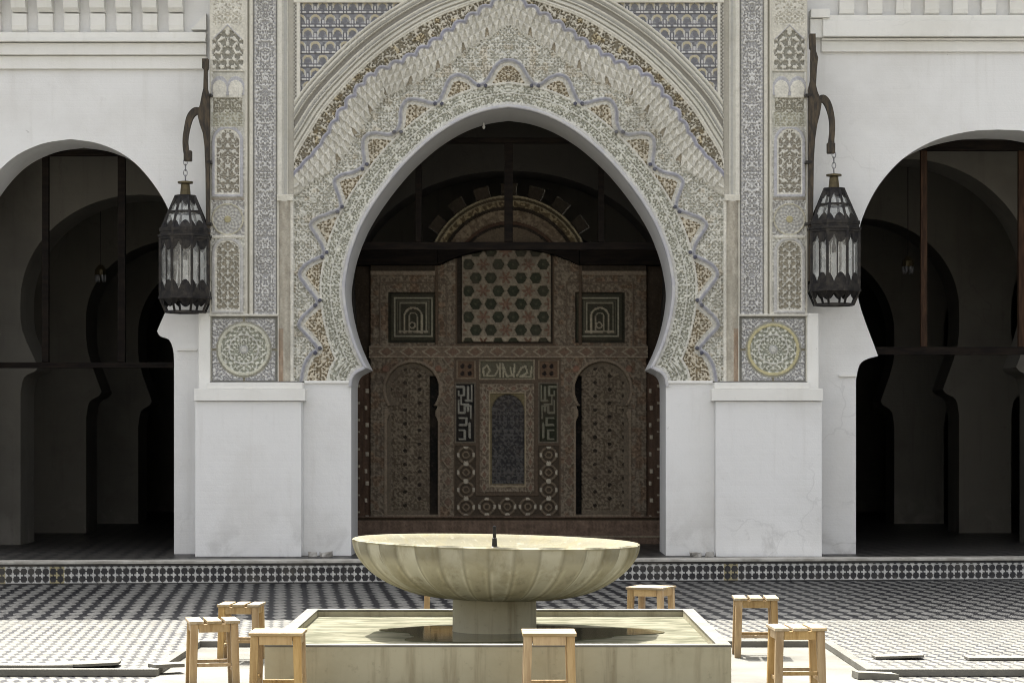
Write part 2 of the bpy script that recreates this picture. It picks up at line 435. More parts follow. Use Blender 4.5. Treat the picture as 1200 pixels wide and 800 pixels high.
class Carving:
    """a grid in photo-measured centimetres on one plane; every vertex has a relief height and a pigment"""
    def __init__(s, x0, x1, y0, y1, step, D):
        s.D = D
        s.us = np.arange(x0, x1 + step*.5, step); s.vs = np.arange(y0, y1 + step*.5, step)
        s.U, s.V = np.meshgrid(s.us, s.vs)
        s.H = np.zeros(s.U.shape); s.C = np.zeros(s.U.shape + (3,)); s.C[...] = .5
        s.R = np.full(s.U.shape, -1, int); s.names = []
    def rect(s, x0, y0, x1, y1): return (s.U >= x0) & (s.U < x1) & (s.V >= y0) & (s.V < y1)
    def region(s, mask, name, mat, label=None):
        s.names.append((name, mat, label)); s.R[mask] = len(s.names) - 1
        return mask
    def paint(s, mask, col, h=None):
        s.C[mask] = col
        if h is not None: s.H[mask] = h if np.isscalar(h) else h[mask]
    def blend(s, mask, w, c0, c1, h0=None, h1=None):
        w = np.clip(w, 0, 1)
        c = np.array(c0)[None, None] * (1 - w[..., None]) + np.array(c1)[None, None] * w[..., None]
        s.C[mask] = c[mask]
        if h0 is not None: s.H[mask] = (h0 + (h1 - h0) * w)[mask] if np.isscalar(h0) else (h0 + (h1-h0)*w)[mask]
    def build(s, parent, yface, split=True):
        objs = {}
        ny, nx = s.U.shape
        XX = (s.U - 600) * s.D / F; ZZ = EYE + (HZ - s.V) * s.D / F; YY = yface - s.H
        co = np.stack([XX, YY, ZZ], -1).reshape(-1, 3)
        colr = np.concatenate([s.C.reshape(-1, 3), np.ones((ny*nx, 1))], 1)
        cell = s.R[:-1, :-1]
        idx = np.arange(ny*nx).reshape(ny, nx)
        for k, (name, mat, label) in enumerate(s.names):
            m = cell == k
            if not m.any(): continue
            # grid rows run downwards: this order faces the camera (-y)
            q = np.stack([idx[:-1,:-1][m], idx[1:,:-1][m], idx[1:,1:][m], idx[:-1,1:][m]], 1)
            used, inv = np.unique(q.reshape(-1), return_inverse=True)
            me = bpy.data.meshes.new(name)
            me.vertices.add(len(used)); me.vertices.foreach_set('co', co[used].astype(np.float32).ravel())
            nf = len(q)
            me.loops.add(nf*4); me.loops.foreach_set('vertex_index', inv.astype(np.int32).ravel())
            me.polygons.add(nf); me.polygons.foreach_set('loop_start', np.arange(0, nf*4, 4, dtype=np.int32))
            me.update(calc_edges=True)
            ca = me.color_attributes.new('pigment', 'FLOAT_COLOR', 'POINT')
            ca.data.foreach_set('color', colr[used].astype(np.float32).ravel())
            me.materials.append(mat); me.validate()
            par = parent
            if isinstance(name, tuple): pass
            o = link_mesh(name, me, par)
            if label: o['label'] = label
            objs.setdefault(name, []).append(o)
        return objs

# pigments (real base colours)
CREAM = (.66, .625, .52); PALE = (.60, .585, .50); IVORY = (.70, .67, .575)
GREENISH = (.40, .41, .32); OCHRE = (.36, .25, .12); UMBER = (.22, .155, .075)
LILAC = (.41, .41, .45); BLUE = (.27, .275, .35); GREY = (.47, .465, .44); DARK = (.10, .095, .085)
WHITE = (.72, .71, .68)

# ================================================================== THE PORTAL
DF = 25.2; YF = Y_(DF)
CX = 596.0
portal = empty('carved_portal', (X_(CX, DF), YF, ZP), 'tall carved stucco portal with a horseshoe arch between the two white arcade walls', 'portal')

HORSE_L = spline([(596,126),(570,130),(542,140),(512,158),(484,182),(463,205),(444,230),(430,252),(420,272),(411,297),(406,320),(404,340),(406,360),(410,380),(416,400),(423,417),(430,431)], 4)
CAP_L = spline([(430,431),(424,434),(417,438),(413,444),(411.5,453)], 4)
half = HORSE_L + CAP_L[1:]
OPEN_PX = mirror(half, CX)[::-1][0:0] + half[::-1] + mirror(half, CX)[1:]     # left foot of arch -> apex -> right foot

# body of the wall behind the carving
zt = 9.2
foot = Z_(653, DF)
body = [pt(249, 655, DF)] + [(X_(411.5, DF), ZP)]
open_m = [pt(x, y, DF) for x, y in OPEN_PX]
outl = [(X_(249, DF), ZP), (X_(411.5, DF), ZP)] + open_m + [(X_(2*CX-411.5, DF), ZP), (X_(2*CX-249, DF), ZP), (X_(2*CX-249, DF), zt), (X_(249, DF), zt)]
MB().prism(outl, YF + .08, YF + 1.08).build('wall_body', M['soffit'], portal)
# blue painted rim along the opening
MB().sweep(open_m, [(-.004, YF + .079), (-.004, YF - .035), (.006, YF - .043), (.022, YF - .043), (.031, YF - .035), (.033, YF + .079)]).build('arch_rim', M['blueline'], portal)

# ---- the carved face
K = Carving(246, 946, -40, 447, .72, DF)
U, V = K.U, K.V
Um = np.where(U > CX, 2*CX - U, U)                  # mirrored: everything is drawn on the left half
rightside = U > CX

OUT_IN = spline([(340,235),(341,210),(345,185),(362,155),(384,122),(423,81),(462,49),(506,22),(546,6),(596,-10)], 6)
CORD_ENV = spline([(341,209),(355,193),(375,171),(402,128),(434,90),(471,72),(506,51),(537,29),(570,9),(596,-6)], 8)
# scallops along the outer cord
def scallop(env, per, amp, start=40):
    P = np.array(env); seg = np.r_[0, np.cumsum(np.hypot(*np.diff(P, axis=0).T))]
    n = int(seg[-1] / 1.5); t = np.linspace(0, seg[-1], n)
    x = np.interp(t, seg, P[:,0]); y = np.interp(t, seg, P[:,1])
    dx = np.gradient(x); dy = np.gradient(y); L = np.hypot(dx, dy)
    a = amp * (np.abs(np.sin(PI * t / per)) - .5) * 2 * np.clip((t - start) / 60, .25, 1)
    return list(zip(x + dy / L * a, y - dx / L * a))
CORD = scallop(CORD_ENV, 17.5, 2.6)
LOBES = [(353,447),(356,430),(364,415),(372,409),(366,400),(357,390),(350,381),(356,370),(366,361),(372,354),(366,344),(358,334),(351,322),(357,311),(369,304),(379,298),(377,287),(370,275),(364,264),(371,256),(386,250),(398,245),(399,236),(394,222),(392,212),(400,205),(414,202),(425,195),(427,188),(425,172),(428,160),(440,156),(456,158),(465,153),(469,144),(470,128),(478,117),(494,118),(505,121),(514,119),(519,110),(526,94),(536,88),(549,92),(558,99),(565,99),(572,93),(580,79),(588,72),(596,70.5)]
LOB = spline(LOBES, 3)
VALLEYS = [(372,410),(372,354),(380,298),(398,245),(427,195),(466,154),(514,121),(565,100)]

d_h, t_h = dist_poly(Um, V, half)
d_o, t_o = dist_poly(Um, V, OUT_IN)
d_c, t_c = dist_poly(Um, V, CORD)
d_e, t_e = dist_poly(Um, V, CORD_ENV)
d_l, t_l = dist_poly(Um, V, LOB)
in_open = inside(Um, V, half + [(411.5,460),(620,460),(620,126)])
in_lob = inside(Um, V, LOB + [(620,70.5),(620,460),(353,460)])
in_cord = inside(Um, V, CORD + [(620,-6),(620,460),(341,460)])
in_out = inside(Um, V, OUT_IN + [(620,-10),(620,460),(340,460)])
face = ~in_open & (d_h > .6)

# base: cream frame everywhere
allm = K.region(np.ones(U.shape, bool) & face, 'border_frame', M['stucco'])
K.paint(allm, CREAM, .02)
line = (np.sin(2*PI*Um/5.2) > .2)
K.paint(allm & line, GREY, .012)

# spandrels with mosaic
for side, s_ in ((~rightside, 0), (rightside, 1)):
    m = side & (Um >= 352) & (V >= 4) & (Um < 596) & ~in_out & (d_o > 33)
    K.region(m & face, 'mosaic_spandrel', M['mosaic'])
    row = np.floor(V / 15.7); u = ((Um - 352) / 17.5 + .5 * (row % 2)) % 1 - .5; v = (V / 15.7) % 1
    tv = vn(np.floor(Um/3.1)*1.0, np.floor(V/2.9)*1.0, 55)[..., None]
    K.C[m] = (np.array([.075, .08, .105]) + tv*np.array([.13, .135, .155]))[m]; K.H[m] = .004
    r = np.hypot(u * 1.05, (v - .58) * .9)
    K.paint(m & (np.abs(u) > .30) & (v > .5), (.52, .52, .55), .008)
    K.paint(m & (v > .84) & (np.abs(u) > .1), (.60, .60, .60), .008)
    K.paint(m & (r < .43) & (r > .26) & (v < .62), (.48, .40, .22), .008)
    K.paint(m & (r < .43) & (r > .26) & (v < .62) & (np.abs(u) > .27), (.52, .50, .44), .008)
    K.paint(m & (r < .14), (.10, .105, .145), .004)
    K.paint(m & (v < .09), (.035, .035, .06), .0)
    K.paint(m & (np.abs(np.abs(u) - .40) < .035) & (v > .45), (.06, .06, .09), .002)
    K.paint(m & (np.abs(v - .82) < .035), (.08, .08, .11), .002)
# frame around the spandrels, with a dotted strip
fr = (Um >= 344) & (Um < 352) & (V > -40)
for side in (~rightside, rightside): K.region(side & fr & face & (~in_out) & (d_o > 3), 'spandrel_frame', M['stucco'])
K.paint(fr, IVORY, .045)
dots = fr & (Um > 344.5) & (Um < 348.2)
K.blend(dots, ((np.floor(V/2.2) + np.floor(Um/1.9)) % 2).astype(float), (.45, .43, .38), (.20, .19, .16), .03, .022)
K.paint((V < 4) & (V > -2) & (Um > 344), IVORY, .05)
K.paint((V <= -2) & (Um > 344), CREAM, .03)

# mouldings of the outer arch
mo = (~in_out) & (d_o <= 33.5) & (Um >= 345) & face
K.region(mo, 'arch_moulding', M['stucco'])
prof = [(0, IVORY, .050), (3.5, CREAM, .058), (6, PALE, .045), (9, IVORY, .060), (12, GREY, .040), (14, CREAM, .050), (16.5, (.34,.32,.28), .012), (21.5, CREAM, .048), (24, GREY, .036), (26, IVORY, .055), (29.5, PALE, .035), (31, IVORY, .045)]
for d0, c, h in prof: K.paint(mo & (d_o >= d0), c, h)
for dd_ in (3.2, 8.6, 11.6, 23.6, 29.2): K.paint(mo & (np.abs(d_o - dd_) < .75), (.33, .315, .26)); K.H[mo & (np.abs(d_o - dd_) < .75)] -= .012
K.paint(mo & (np.abs(d_o - 19) < 2.2), (.27, .25, .215))

# floral band
fb = in_out & ~in_cord & face
K.region(fb, 'floral_band', M['stucco'])
w = sst(lace(t_o, d_o, 3, 3.40) + .25*np.sin(2*PI*t_o/16) + .2, -.25, .4)
K.blend(fb, w, (.235, .195, .122), (.62, .57, .455), -.004, .03)
fl = fb & (vn(t_o/6, d_o/6, 9) > .72)
K.C[fl] = K.C[fl] * np.array([.88, .76, .50])
K.paint(fb & (d_o < 2.2), IVORY, .04)

# muqarnas fringe hanging under the scalloped cord
wid = 33 - 10*sst(t_e, 60, 0) 
tt = t_e + .58*d_e
wid = wid - 1.5 + 1.5*np.cos(2*PI*(tt/8.75))
mq = in_cord & (d_e <= wid) & ~in_lob & face
K.region(mq, 'muqarnas_band', M['stucco'])
per = 17.5
ph = (t_e / per) % 1 - .5
tier = np.floor(d_e / 11)
ph2 = ((t_e / per) + .5*(tier % 2)) % 1 - .5
arcv = np.sqrt(np.clip(.25 - ph2**2, 0, 1)) * 2                   # niche heads
hh = .055 - .020*tier - .018*(1 - sst(np.abs(ph2), .05, .42))
tier = np.floor(d_e/10.0); dd_ = (d_e/10.0) % 1; c1 = (tt/8.75 + .5*tier) % 1 - .5
K.blend(mq, vn(Um/1.8, V/3, 4), (.62, .595, .51), (.73, .705, .62))
K.H[mq] = (.050 - .011*tier - .006*dd_)[mq]
cell_n = mq & (np.abs(c1) < .40*np.sqrt(np.clip(dd_ - .08, 0, 1)))
K.blend(cell_n, vn(Um/1.6, V/1.6, 14), (.47, .445, .365), (.57, .545, .455)); K.H[cell_n] -= .016
K.paint(mq & (dd_ > .90), (.52, .50, .43)); K.paint(mq & (np.abs(c1) > .455), (.53, .51, .44))
bn = cell_n & (tier == 2) & ((np.floor(tt/8.75 + .5*tier) % 4) == 0)
K.blend(bn, vn(Um/1.5, V/1.5, 8), (.26, .20, .115), (.46, .40, .29)); K.H[bn] -= .014
K.paint(mq & (np.abs(d_e - wid) < 1.4), PALE, .01)

# arabesque field
af = in_cord & (d_e > wid) & ~in_lob & face
K.region(af, 'arabesque_field', M['stucco'])
w = sst(lace(Um*1.0, V, 12, 2.96) + .35*scroll(Um-596, V, 26, 2) + .25, -.6, .5)
K.blend(af, w, (.43, .43, .365), (.64, .63, .555), -.024, .0)
vine = af & (np.abs(scroll(Um-596, V+4, 23, 21)) < .09)
K.C[vine] *= np.array([.88, .80, .70])
pk = af & (vn(Um/8, V/8, 31) > .72)
K.C[pk] *= np.array([.97, .90, .82])

# lobed cord, infill of the lobes and lacework next to the opening
lo = in_lob & face & (d_h > 30)
K.region(lo, 'lobe_infill', M['stucco'])
w = sst(lace(Um, V, 41, 3.18) + .25, -.35, .5)
K.blend(lo, w, (.30, .225, .115), (.60, .52, .37), -.024, .008)
K.blend(lo & (d_l < 6.5), vn(Um/1.6, V/1.6, 7), (.46, .44, .37), (.62, .60, .53)); K.H[lo & (d_l < 6.5)] = .002
ab = in_lob & face & (d_h <= 30)
K.region(ab, 'arch_lacework', M['stucco'])
w = sst(lace(t_h, d_h, 52, 2.74) + .2, -.55, .5)
K.blend(ab, w, (.34, .35, .275), (.64, .64, .55), -.016, .008)
K.paint(ab & (np.abs(d_h - 28.5) < 1.3), (.62, .60, .52), .012)
K.paint(ab & (np.abs(d_h - 17) < .8), (.60, .59, .52), .01)
K.paint(ab & (d_h < 6.5), (.60, .59, .55), .012)
lc = (d_l <= 2.5) & face & ~((d_h < 6))
K.region(lc, 'lobed_cord', M['stucco'])
K.blend(lc, sst(d_l, .4, 2.6), (.235, .24, .305), (.43, .43, .45)); K.H[lc] = (.022 - .004*d_l)[lc]; K.C[lc] *= (.78 + .45*vn(U/3, V/3, 77))[lc][:, None]
for vx, vy in VALLEYS:
    for ox, oy in ((-2.2, 3.5), (3.2, -2.2)) if vy > 180 else ((-4, 1), (4, 1)):
        dd = np.hypot(Um - vx - ox, V - vy - oy)
        K.paint((dd < 2.3) & face, (.035, .04, .10), .04)
cc = (d_c <= 2.6) & face & (Um > 341)
K.region(cc, 'scalloped_cord', M['stucco'])
K.blend(cc, sst(d_c, .4, 2.5), (.225, .23, .335), (.42, .42, .47)); K.H[cc] = (.058 - .005*d_c)[cc]; K.C[cc] *= (.78 + .45*vn(U/3, V/3, 78))[cc][:, None]
# lower left/right outer strip of the field, and the brown engaged colonnettes
for side in (~rightside, rightside):
    cm = side & (Um >= 327) & (Um < 341) & (V >= 236)
    K.region(cm, 'colonnette', M['stucco'])
    cyl = np.sqrt(np.clip(1 - ((Um - 334)/7.2)**2, 0, 1))
    K.blend(cm, vn(Um/3, V/11, 61), (.34, .29, .21), (.50, .45, .35)); K.H[cm] = (cyl*.075)[cm]
    rust = cm & (Um < 333) & (V > 385)
    K.blend(rust, vn(Um/3, V/9, 62), (.27, .15, .07), (.40, .26, .15))
    ct = side & (Um >= 325) & (Um < 344) & (V >= 228) & (V < 236)
    K.paint(ct, CREAM, .07)
vst = face & (Um >= 341) & (Um < 344.5) & (V > 236)
K.paint(vst, IVORY, .04)

# ---- the two inscription columns
for side in (~rightside, rightside):
    b = side & (Um >= 297) & (Um < 325) & (V < 368)
    K.region(b, 'inscription_column', M['stucco'])
    u = np.abs(Um - 311)
    w = sst(lace(u*1.1, V*.95, 71, 3.03) + .25*np.cos(2*PI*V/31)*np.cos(u/3.2) + .1, -.3, .5)
    K.blend(b, w, (.36, .36, .385), (.66, .655, .645), .0, .022)
    e = b & ((Um < 300.5) | (Um > 321.5))
    K.blend(e, (np.floor(V/2.6) % 2).astype(float), (.42, .42, .46), (.56, .55, .53), .012, .016)
    K.paint(b & ((Um < 298.4) | (Um > 323.4)), (.24, .24, .23), .0)
K.paint((Um >= 288) & (Um < 297) & (V < 368), CREAM, .03)
K.paint((Um >= 290.5) & (Um < 292.5) & (V < 368), (.30, .28, .22), .0)
K.paint((Um >= 325) & (Um < 344) & (V < 228), PALE, .02)
K.paint((Um >= 326) & (Um < 331) & (V < 228), IVORY, .05)
K.paint((Um >= 333) & (Um < 336) & (V < 228), GREY, .01)
K.paint((Um >= 338) & (Um < 344) & (V < 228), (.46, .43, .36), .0)
K.paint((Um >= 246) & (Um < 288) & (V < 368), CREAM, .02)

# ---- panels of the outer pilasters
for si, side in enumerate((~rightside, rightside)):
    cx = 267.0; u = Um - cx; au = np.abs(u)
    def reg(y0, y1, name, label=None):
        m = side & (Um >= 248) & (Um < 287) & (V >= y0) & (V < y1)
        K.region(m, name, M['stucco'], label); K.paint(m, CREAM, .02); return m
    # arabesque with a pointed head
    m = reg(-40, 84, 'arabesque_panel')
    w = sst(quasi(u, V - 62, 8.2, 4)*1.5 + .45*lace(au, V, 81, 2.96), -.15, .35)
    head = m & (V > 36 + au*.0) & (V > 30 + au*1.0) & (V < 82) & (au < 18)
    K.blend(head, w, (.27, .258, .21), IVORY, .0, .024)
    w2 = sst(lace(au, V, 83, 3.33) + .2*quasi(u, V, 14, 4) + .3, -.6, .5)
    K.blend(m & (V < 30) & (au < 17), w2, (.50, .46, .36), IVORY, .01, .022)
    K.paint(m & (np.abs(V - (30 + au)) < 1.1) & (au < 17) & (V < 48), (.45, .44, .46), .03)
    # twin lobes
    m = reg(84, 150, 'twin_arch_panel')
    K.paint(m, (.56, .54, .46), .012)
    lob = (np.hypot((au - 9.5)*1.0, (V - 105)*.8) < 8.5) | ((np.abs(au - 9.5) < 8.5*.9) & (V > 105) & (V < 115))
    K.paint(m & (np.hypot((au - 9.5), (V - 105)*.72) < 11) & (V < 112), (.43, .43, .48), .02)
    K.paint(m & lob, IVORY, .032)
    w = sst(lace(au, V, 86, 2.96), -.3, .4)
    K.blend(m & (V >= 115) & (V < 132) & (au < 17), w, (.26, .24, .17), (.58, .55, .45), .0, .018)
    K.blend(m & (V >= 132) & (V < 148), w, (.36, .34, .23), (.50, .49, .40), .008, .018)
    K.paint(m & (V < 86.5), (.44, .43, .38), .005)
    # upper cartouche
    def cart(y0, y1, dk, rim, seed, p, light):
        m = reg(y0, y1, 'cartouche_panel')
        K.blend(m, sst(lace(au, V, seed+9, 3.70), -.4, .4), (.45, .44, .40), (.58, .57, .50), .01, .02)
        top = y0 + 16
        dd = np.where(V > top, au, np.hypot(u, (V - top)*1.0))
        arch = m & (dd < 18.2) & (V < y1 - 1)
        K.paint(arch, rim, .034)
        K.paint(m & (dd < 14.8) & (V < y1 - 4), IVORY, .026)
        inn = m & (dd < 13) & (V < y1 - 6)
        yc = (y0 + y1)/2 + 4
        w = sst(quasi(u, V - yc, p*.78, 4)*1.3 + .7*lace(au, np.abs(V - yc), seed, 2.96), -.2, .35)
        K.blend(inn, w, dk, light, .0, .026)
    cart(150, 232, (.31, .275, .215), (.43, .43, .49), 91, 10.5, (.64, .62, .54))
    # roundel
    m = reg(232, 279, 'roundel_panel')
    r = np.hypot(u, V - 257)
    K.blend(m, sst(lace(au, V, 95, 3.70), -.3, .4), (.33, .32, .32), (.54, .53, .50), .006, .02)
    K.paint(m & (r < 19), (.52, .48, .33), .026)
    ang = np.arctan2(V - 257, u)
    K.blend(m & (r < 17), sst(np.cos(ang*12)*np.cos(r*1.1), -.4, .4), (.35, .34, .33), (.50, .49, .44), .012, .02)
    K.paint(m & (r < 4), (.42, .36, .14), .028)
    K.paint(m & (V > 275.5), IVORY, .03)
    K.paint(m & (V < 234.5), (.30, .25, .19), .02)
    cart(280, 368, (.34, .30, .22), (.52, .51, .50), 97, 9.0, (.62, .60, .52))
    # medallion square
    m = side & (Um >= 248) & (Um < 325.5) & (V >= 371)
    K.region(m, 'medallion_field', M['stucco'])
    mx, my = 286.0, 409.5
    u2 = Um - mx; r = np.hypot(u2, V - my); ang = np.arctan2(V - my, u2)
    K.blend(m, sst(lace(np.abs(u2), np.abs(V - my), 101, 2.96), -.3, .45), (.32, .32, .345), (.63, .625, .615), .0, .018)
    K.paint(m & ((np.abs(u2) > 36.5) | (np.abs(V - my) > 36)), (.15, .15, .13), .0)
    K.paint(m & (np.abs(u2) < 1.6) & (r > 30), (.20, .17, .10), .0)
    K.paint(m & (np.abs(V - my) < 1.6) & (r > 30), (.20, .17, .10), .0)
    dm = side & (r < 32.8)
    K.region(dm, 'medallion', M['stucco'], 'carved medallion with a yellow painted ring' if si else None)
    rw = 32.8 + .0*r
    w = sst(np.cos(ang*16)*np.cos(2*PI*r/7.5)*.8 + .5*quasi(u2, V - my, 5.5, 6) + .7*lace(np.abs(u2), V, 103, 2.96), -.3, .4)
    K.blend(dm, w, (.33, .35, .27), (.66, .66, .565), .008, .03)
    K.paint(dm & (r > 30.2), (.30, .29, .22), .01)
    ringc = (.52, .45, .18) if si else (.56, .55, .42)
    K.paint(dm & (r > 27) & (r < 30.6), ringc, .034)
    K.paint(dm & (np.abs(r - 17) < .9), (.57, .56, .50), .032)
    K.paint(dm & (r < 5.2), (.40, .40, .38), .03); K.paint(dm & (r < 3.2), (.56, .55, .50), .034)
K.paint((Um >= 246) & (Um < 327) & (V >= 368) & (V < 371), IVORY, .04)
K.paint((Um >= 325.5) & (Um < 327) & (V >= 368), IVORY, .035)
# weathering of the relief itself
K.H += (vn(U/2.1, V/2.1, 201) - .5) * .004
carved = (K.R >= 0)
jit = (vn(U/1.25, V/1.25, 301) - .5)*.34 + (vn(U/6, V/6, 302) - .5)*.16
plain = np.isin(K.R, [q for q, nn in enumerate(K.names) if nn[0] in ('arch_moulding', 'border_frame', 'spandrel_frame', 'mosaic_spandrel', 'lobed_cord', 'scalloped_cord')])
jit = np.where(plain, jit*.3, jit)
K.C *= (1 + jit)[..., None]
lumK = K.C.mean(-1, keepdims=True)
K.C = K.C*.68 + lumK*np.array([1.03, 1.0, .92])*.32
K.C = np.clip(K.C*.90 + np.array([.50, .485, .42])*.10, .01, .8)
kp = K.build(portal, YF)
for f_, d_ in zip(kp['medallion_field'], kp['medallion']): d_.parent = f_          # the disc is a piece of its square

# dado: plain white piers, caps, jambs
for sgn, nm in ((1, 'l'), (-1, 'r')):
    def xx(px): return X_(px if sgn == 1 else 2*CX - px, DF)
    def rng_(a, b): return (min(xx(a), xx(b)), max(xx(a), xx(b)))
    a, b = rng_(232, 355); MB().box(a, b, -.02, YF + .078, ZP + .002, Z_(470, DF) - .003, .006).build('pier', M['plaster'], portal)
    a, b = rng_(231, 360); m = MB(); m.box(a, b, -.055, YF + .077, Z_(470, DF), Z_(456, DF), .006)
    a, b = rng_(246, 357); m.box(a, b, -.03, YF + .075, Z_(456, DF) + .002, Z_(447, DF) - .012, .01)
    m.build('pier_cap', M['trim'], portal)
    a, b = rng_(233, 246.2); MB().box(a, b, YF - .02, YF + .5, Z_(456, DF) + .003, Z_(367, DF), .004).build('edge_strip', M['trim'], portal)
    a, b = rng_(246.1, 249.3); MB().box(a, b, YF - .012, YF + .30, Z_(365, DF), zt).build('side_return', M['trim'], portal)
    a, b = rng_(355.3, 411.5); MB().box(a, b, YF - .005, YF + .077, ZP + .002, Z_(449, DF), .003).build('jamb_facing', M['plaster'], portal)
    a, b = rng_(357, 411.0); MB().box(a, b, YF - .03, YF + .076, Z_(449.2, DF) + .002, Z_(446, DF), .003).build('jamb_cap', M['trim'], portal)

# ================================================================== WINGS
DW = 25.6; YW = Y_(DW)
def opening(half_pts, cap_pts, cx, D, floor=ZP, right=False, per=5):
    """half_pts run from the crown down one side; returns floor -> over the arch -> floor, left to right, in metres"""
    hpts = spline(half_pts, per) + spline(cap_pts, 3)[1:]
    other = mirror(hpts, cx)
    lh, rh = (other, hpts) if not right else (hpts, other)
    path = lh[::-1] + rh[1:]
    P = [pt(x, y, D) for x, y in path]
    return [(P[0][0], floor)] + P + [(P[-1][0], floor)]
def wall_outline(x0, x1, ztop, ops, zb=ZP):
    o = [(x0, zb)]
    for p in ops: o += p
    o += [(x1, zb), (x1, ztop), (x0, ztop)]
    return o
L_HALF = [(83,163),(118,169),(152,186),(180,216),(200,252),(208,290),(204,338),(184,388)]
L_CAP = [(184,388),(188,394),(198,398),(203,410),(204,425)]
R_HALF = [(1170,152),(1137,154),(1097,164),(1062,183),(1036,209),(1019,236),(1007,268),(1002,310),(1007,355),(1029,417)]
R_CAP = [(1029,417),(1015,421),(1007,428),(1003,445)]
wl = empty('arcade_wall', (X_(83, DW), YW, ZP), 'white arcade wall with a round horseshoe arch and two rows of corbels, left of the portal', 'wall')
opL = opening(L_HALF, L_CAP, 83, DW)
MB().prism(wall_outline(X_(-420, DW), X_(249, DW) , 9.0, [opL]), YW, YW + .78).build('wall', M['plaster'], wl)
wr = empty('arcade_wall', (X_(1170, DW), YW, ZP), 'white arcade wall with a larger, taller horseshoe arch, right of the portal', 'wall')
opR = opening(R_HALF, R_CAP, 1170, DW, right=True)
MB().prism(wall_outline(X_(2*CX-249, DW), X_(1640, DW), 9.0, [opR]), YW, YW + .78).build('wall', M['plaster'], wr)
def cornice(par, xa, xb, ys, proj):
    m = MB()
    for i in range(len(ys) - 1):
        m.box(xa, xb, YW - proj[i], YW - .001, Z_(ys[i+1], DW) + .003*(i % 2), Z_(ys[i], DW) - .003, .008)
    m.build('cornice', M['trim'], par)
cornice(wl, X_(-420, DW), X_(243, DW), [40, 48, 52, 66, 82], [.13, .17, .10, .05])
cornice(wr, X_(962, DW), X_(1640, DW), [20, 27, 46, 49, 62], [.13, .17, .09, .05])
def corbels(par, xs, wpx, tiers):
    for x in xs:
        m = MB()
        for (yt, yb, pr) in tiers:
            x0, x1 = X_(x - wpx/2, DW), X_(x + wpx/2, DW)
            zt_, zb_ = Z_(yt, DW), Z_(yb, DW)
            # a rounded nose: profile in (y, z) extruded along x
            prof = [(0, zt_), (-pr, zt_), (-pr, zb_ + (zt_-zb_)*.35), (-pr*.85, zb_ + (zt_-zb_)*.12), (-pr*.55, zb_), (0, zb_)]
            A = [m.bm.verts.new((x0, YW + q - .002, z)) for q, z in prof]; B = [m.bm.verts.new((x1, YW + q - .002, z)) for q, z in prof]
            m.bm.faces.new(A); m.bm.faces.new(B[::-1])
            for i in range(len(prof)):
                j = (i+1) % len(prof); m.bm.faces.new((A[j], A[i], B[i], B[j]))
        m.build('corbel', M['trim'], par)
corbels(wl, [24.6 + 30.5*i for i in range(-4, 7)], 17, [(-60, -20, .50), (-18, 16, .17), (18, 39, .09)])
corbels(wr, [991 + 33.2*i for i in range(0, 10)], 17, [(-60, -24, .50), (-22, 0, .17), (1.5, 19, .09)])
# side ledges beside the arches and the white bracket under the cornice next to the portal
MB().box(X_(208, DW), X_(231, DW), YW - .03, YW - .001, Z_(411, DW), Z_(408.4, DW), .003).build('ledge', M['trim'], wl)
MB().box(X_(983, DW), X_(1003, DW), YW - .03, YW - .001, Z_(441.5, DW), Z_(439, DW), .003).build('ledge', M['trim'], wr)
MB().prism([pt(226, 37, DW), pt(243, 18, DW), pt(243, 37, DW)], YW - .12, YW - .003).build('corner_wedge', M['trim'], wl)
m = MB(); m.box(X_(948, DW), X_(970, DW), YW - .18, YW - .004, Z_(24, DW), Z_(14, DW), .006).box(X_(948, DW), X_(965, DW), YW - .12, YW - .004, Z_(46, DW), Z_(24.5, DW), .006)
m.build('corner_block', M['trim'], wr)

# ================================================================== INTERIOR ARCADES
def interior_row(D, ops, label, thick=.8, x0=-420, x1=1640, mat='inner_plaster'):
    w = empty('interior_arcade', (0, Y_(D), ZP), label, 'arcade')
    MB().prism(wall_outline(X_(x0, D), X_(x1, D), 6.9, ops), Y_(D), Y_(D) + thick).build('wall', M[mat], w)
    return w
def hs(cx, hw, crown, spring, cusp_in, cusp_y, D, pointed=0.0):
    """horseshoe opening: centre, half width, crown y, y of widest point, inset and y of the cusp"""
    pts = []
    for k in range(0, 11):
        a = PI/2 * k/10
        pts.append((cx + hw*math.sin(a), spring - (spring - crown)*math.cos(a) + pointed*(1 - k/10)**3*0))
    pts += [(cx + hw*.985, spring + (cusp_y - spring)*.45), (cx + hw - cusp_in, cusp_y)]
    cap = [(cx + hw - cusp_in, cusp_y), (cx + hw - cusp_in*.8, cusp_y + 5), (cx + hw - cusp_in*.2, cusp_y + 12), (cx + hw, cusp_y + 30)]
    return opening(pts, cap, cx, D, per=3)
D2, D3, D4 = 27.8, 31.2, 34.6
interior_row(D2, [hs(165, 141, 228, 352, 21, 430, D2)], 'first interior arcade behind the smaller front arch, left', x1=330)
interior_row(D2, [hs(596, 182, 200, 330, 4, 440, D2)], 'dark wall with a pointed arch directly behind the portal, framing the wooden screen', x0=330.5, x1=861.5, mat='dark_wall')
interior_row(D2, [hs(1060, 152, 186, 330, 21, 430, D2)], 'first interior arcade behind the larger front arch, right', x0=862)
interior_row(D3, [hs(-100, 126, 270, 370, 18, 459, D3), hs(215, 114, 280, 372, 18, 459, D3), hs(596, 150, 260, 372, 18, 459, D3), hs(1010, 114, 256, 362, 19, 456, D3), hs(1299, 114, 256, 362, 19, 456, D3)], 'second interior arcade, its grey pier standing in the right front arch')
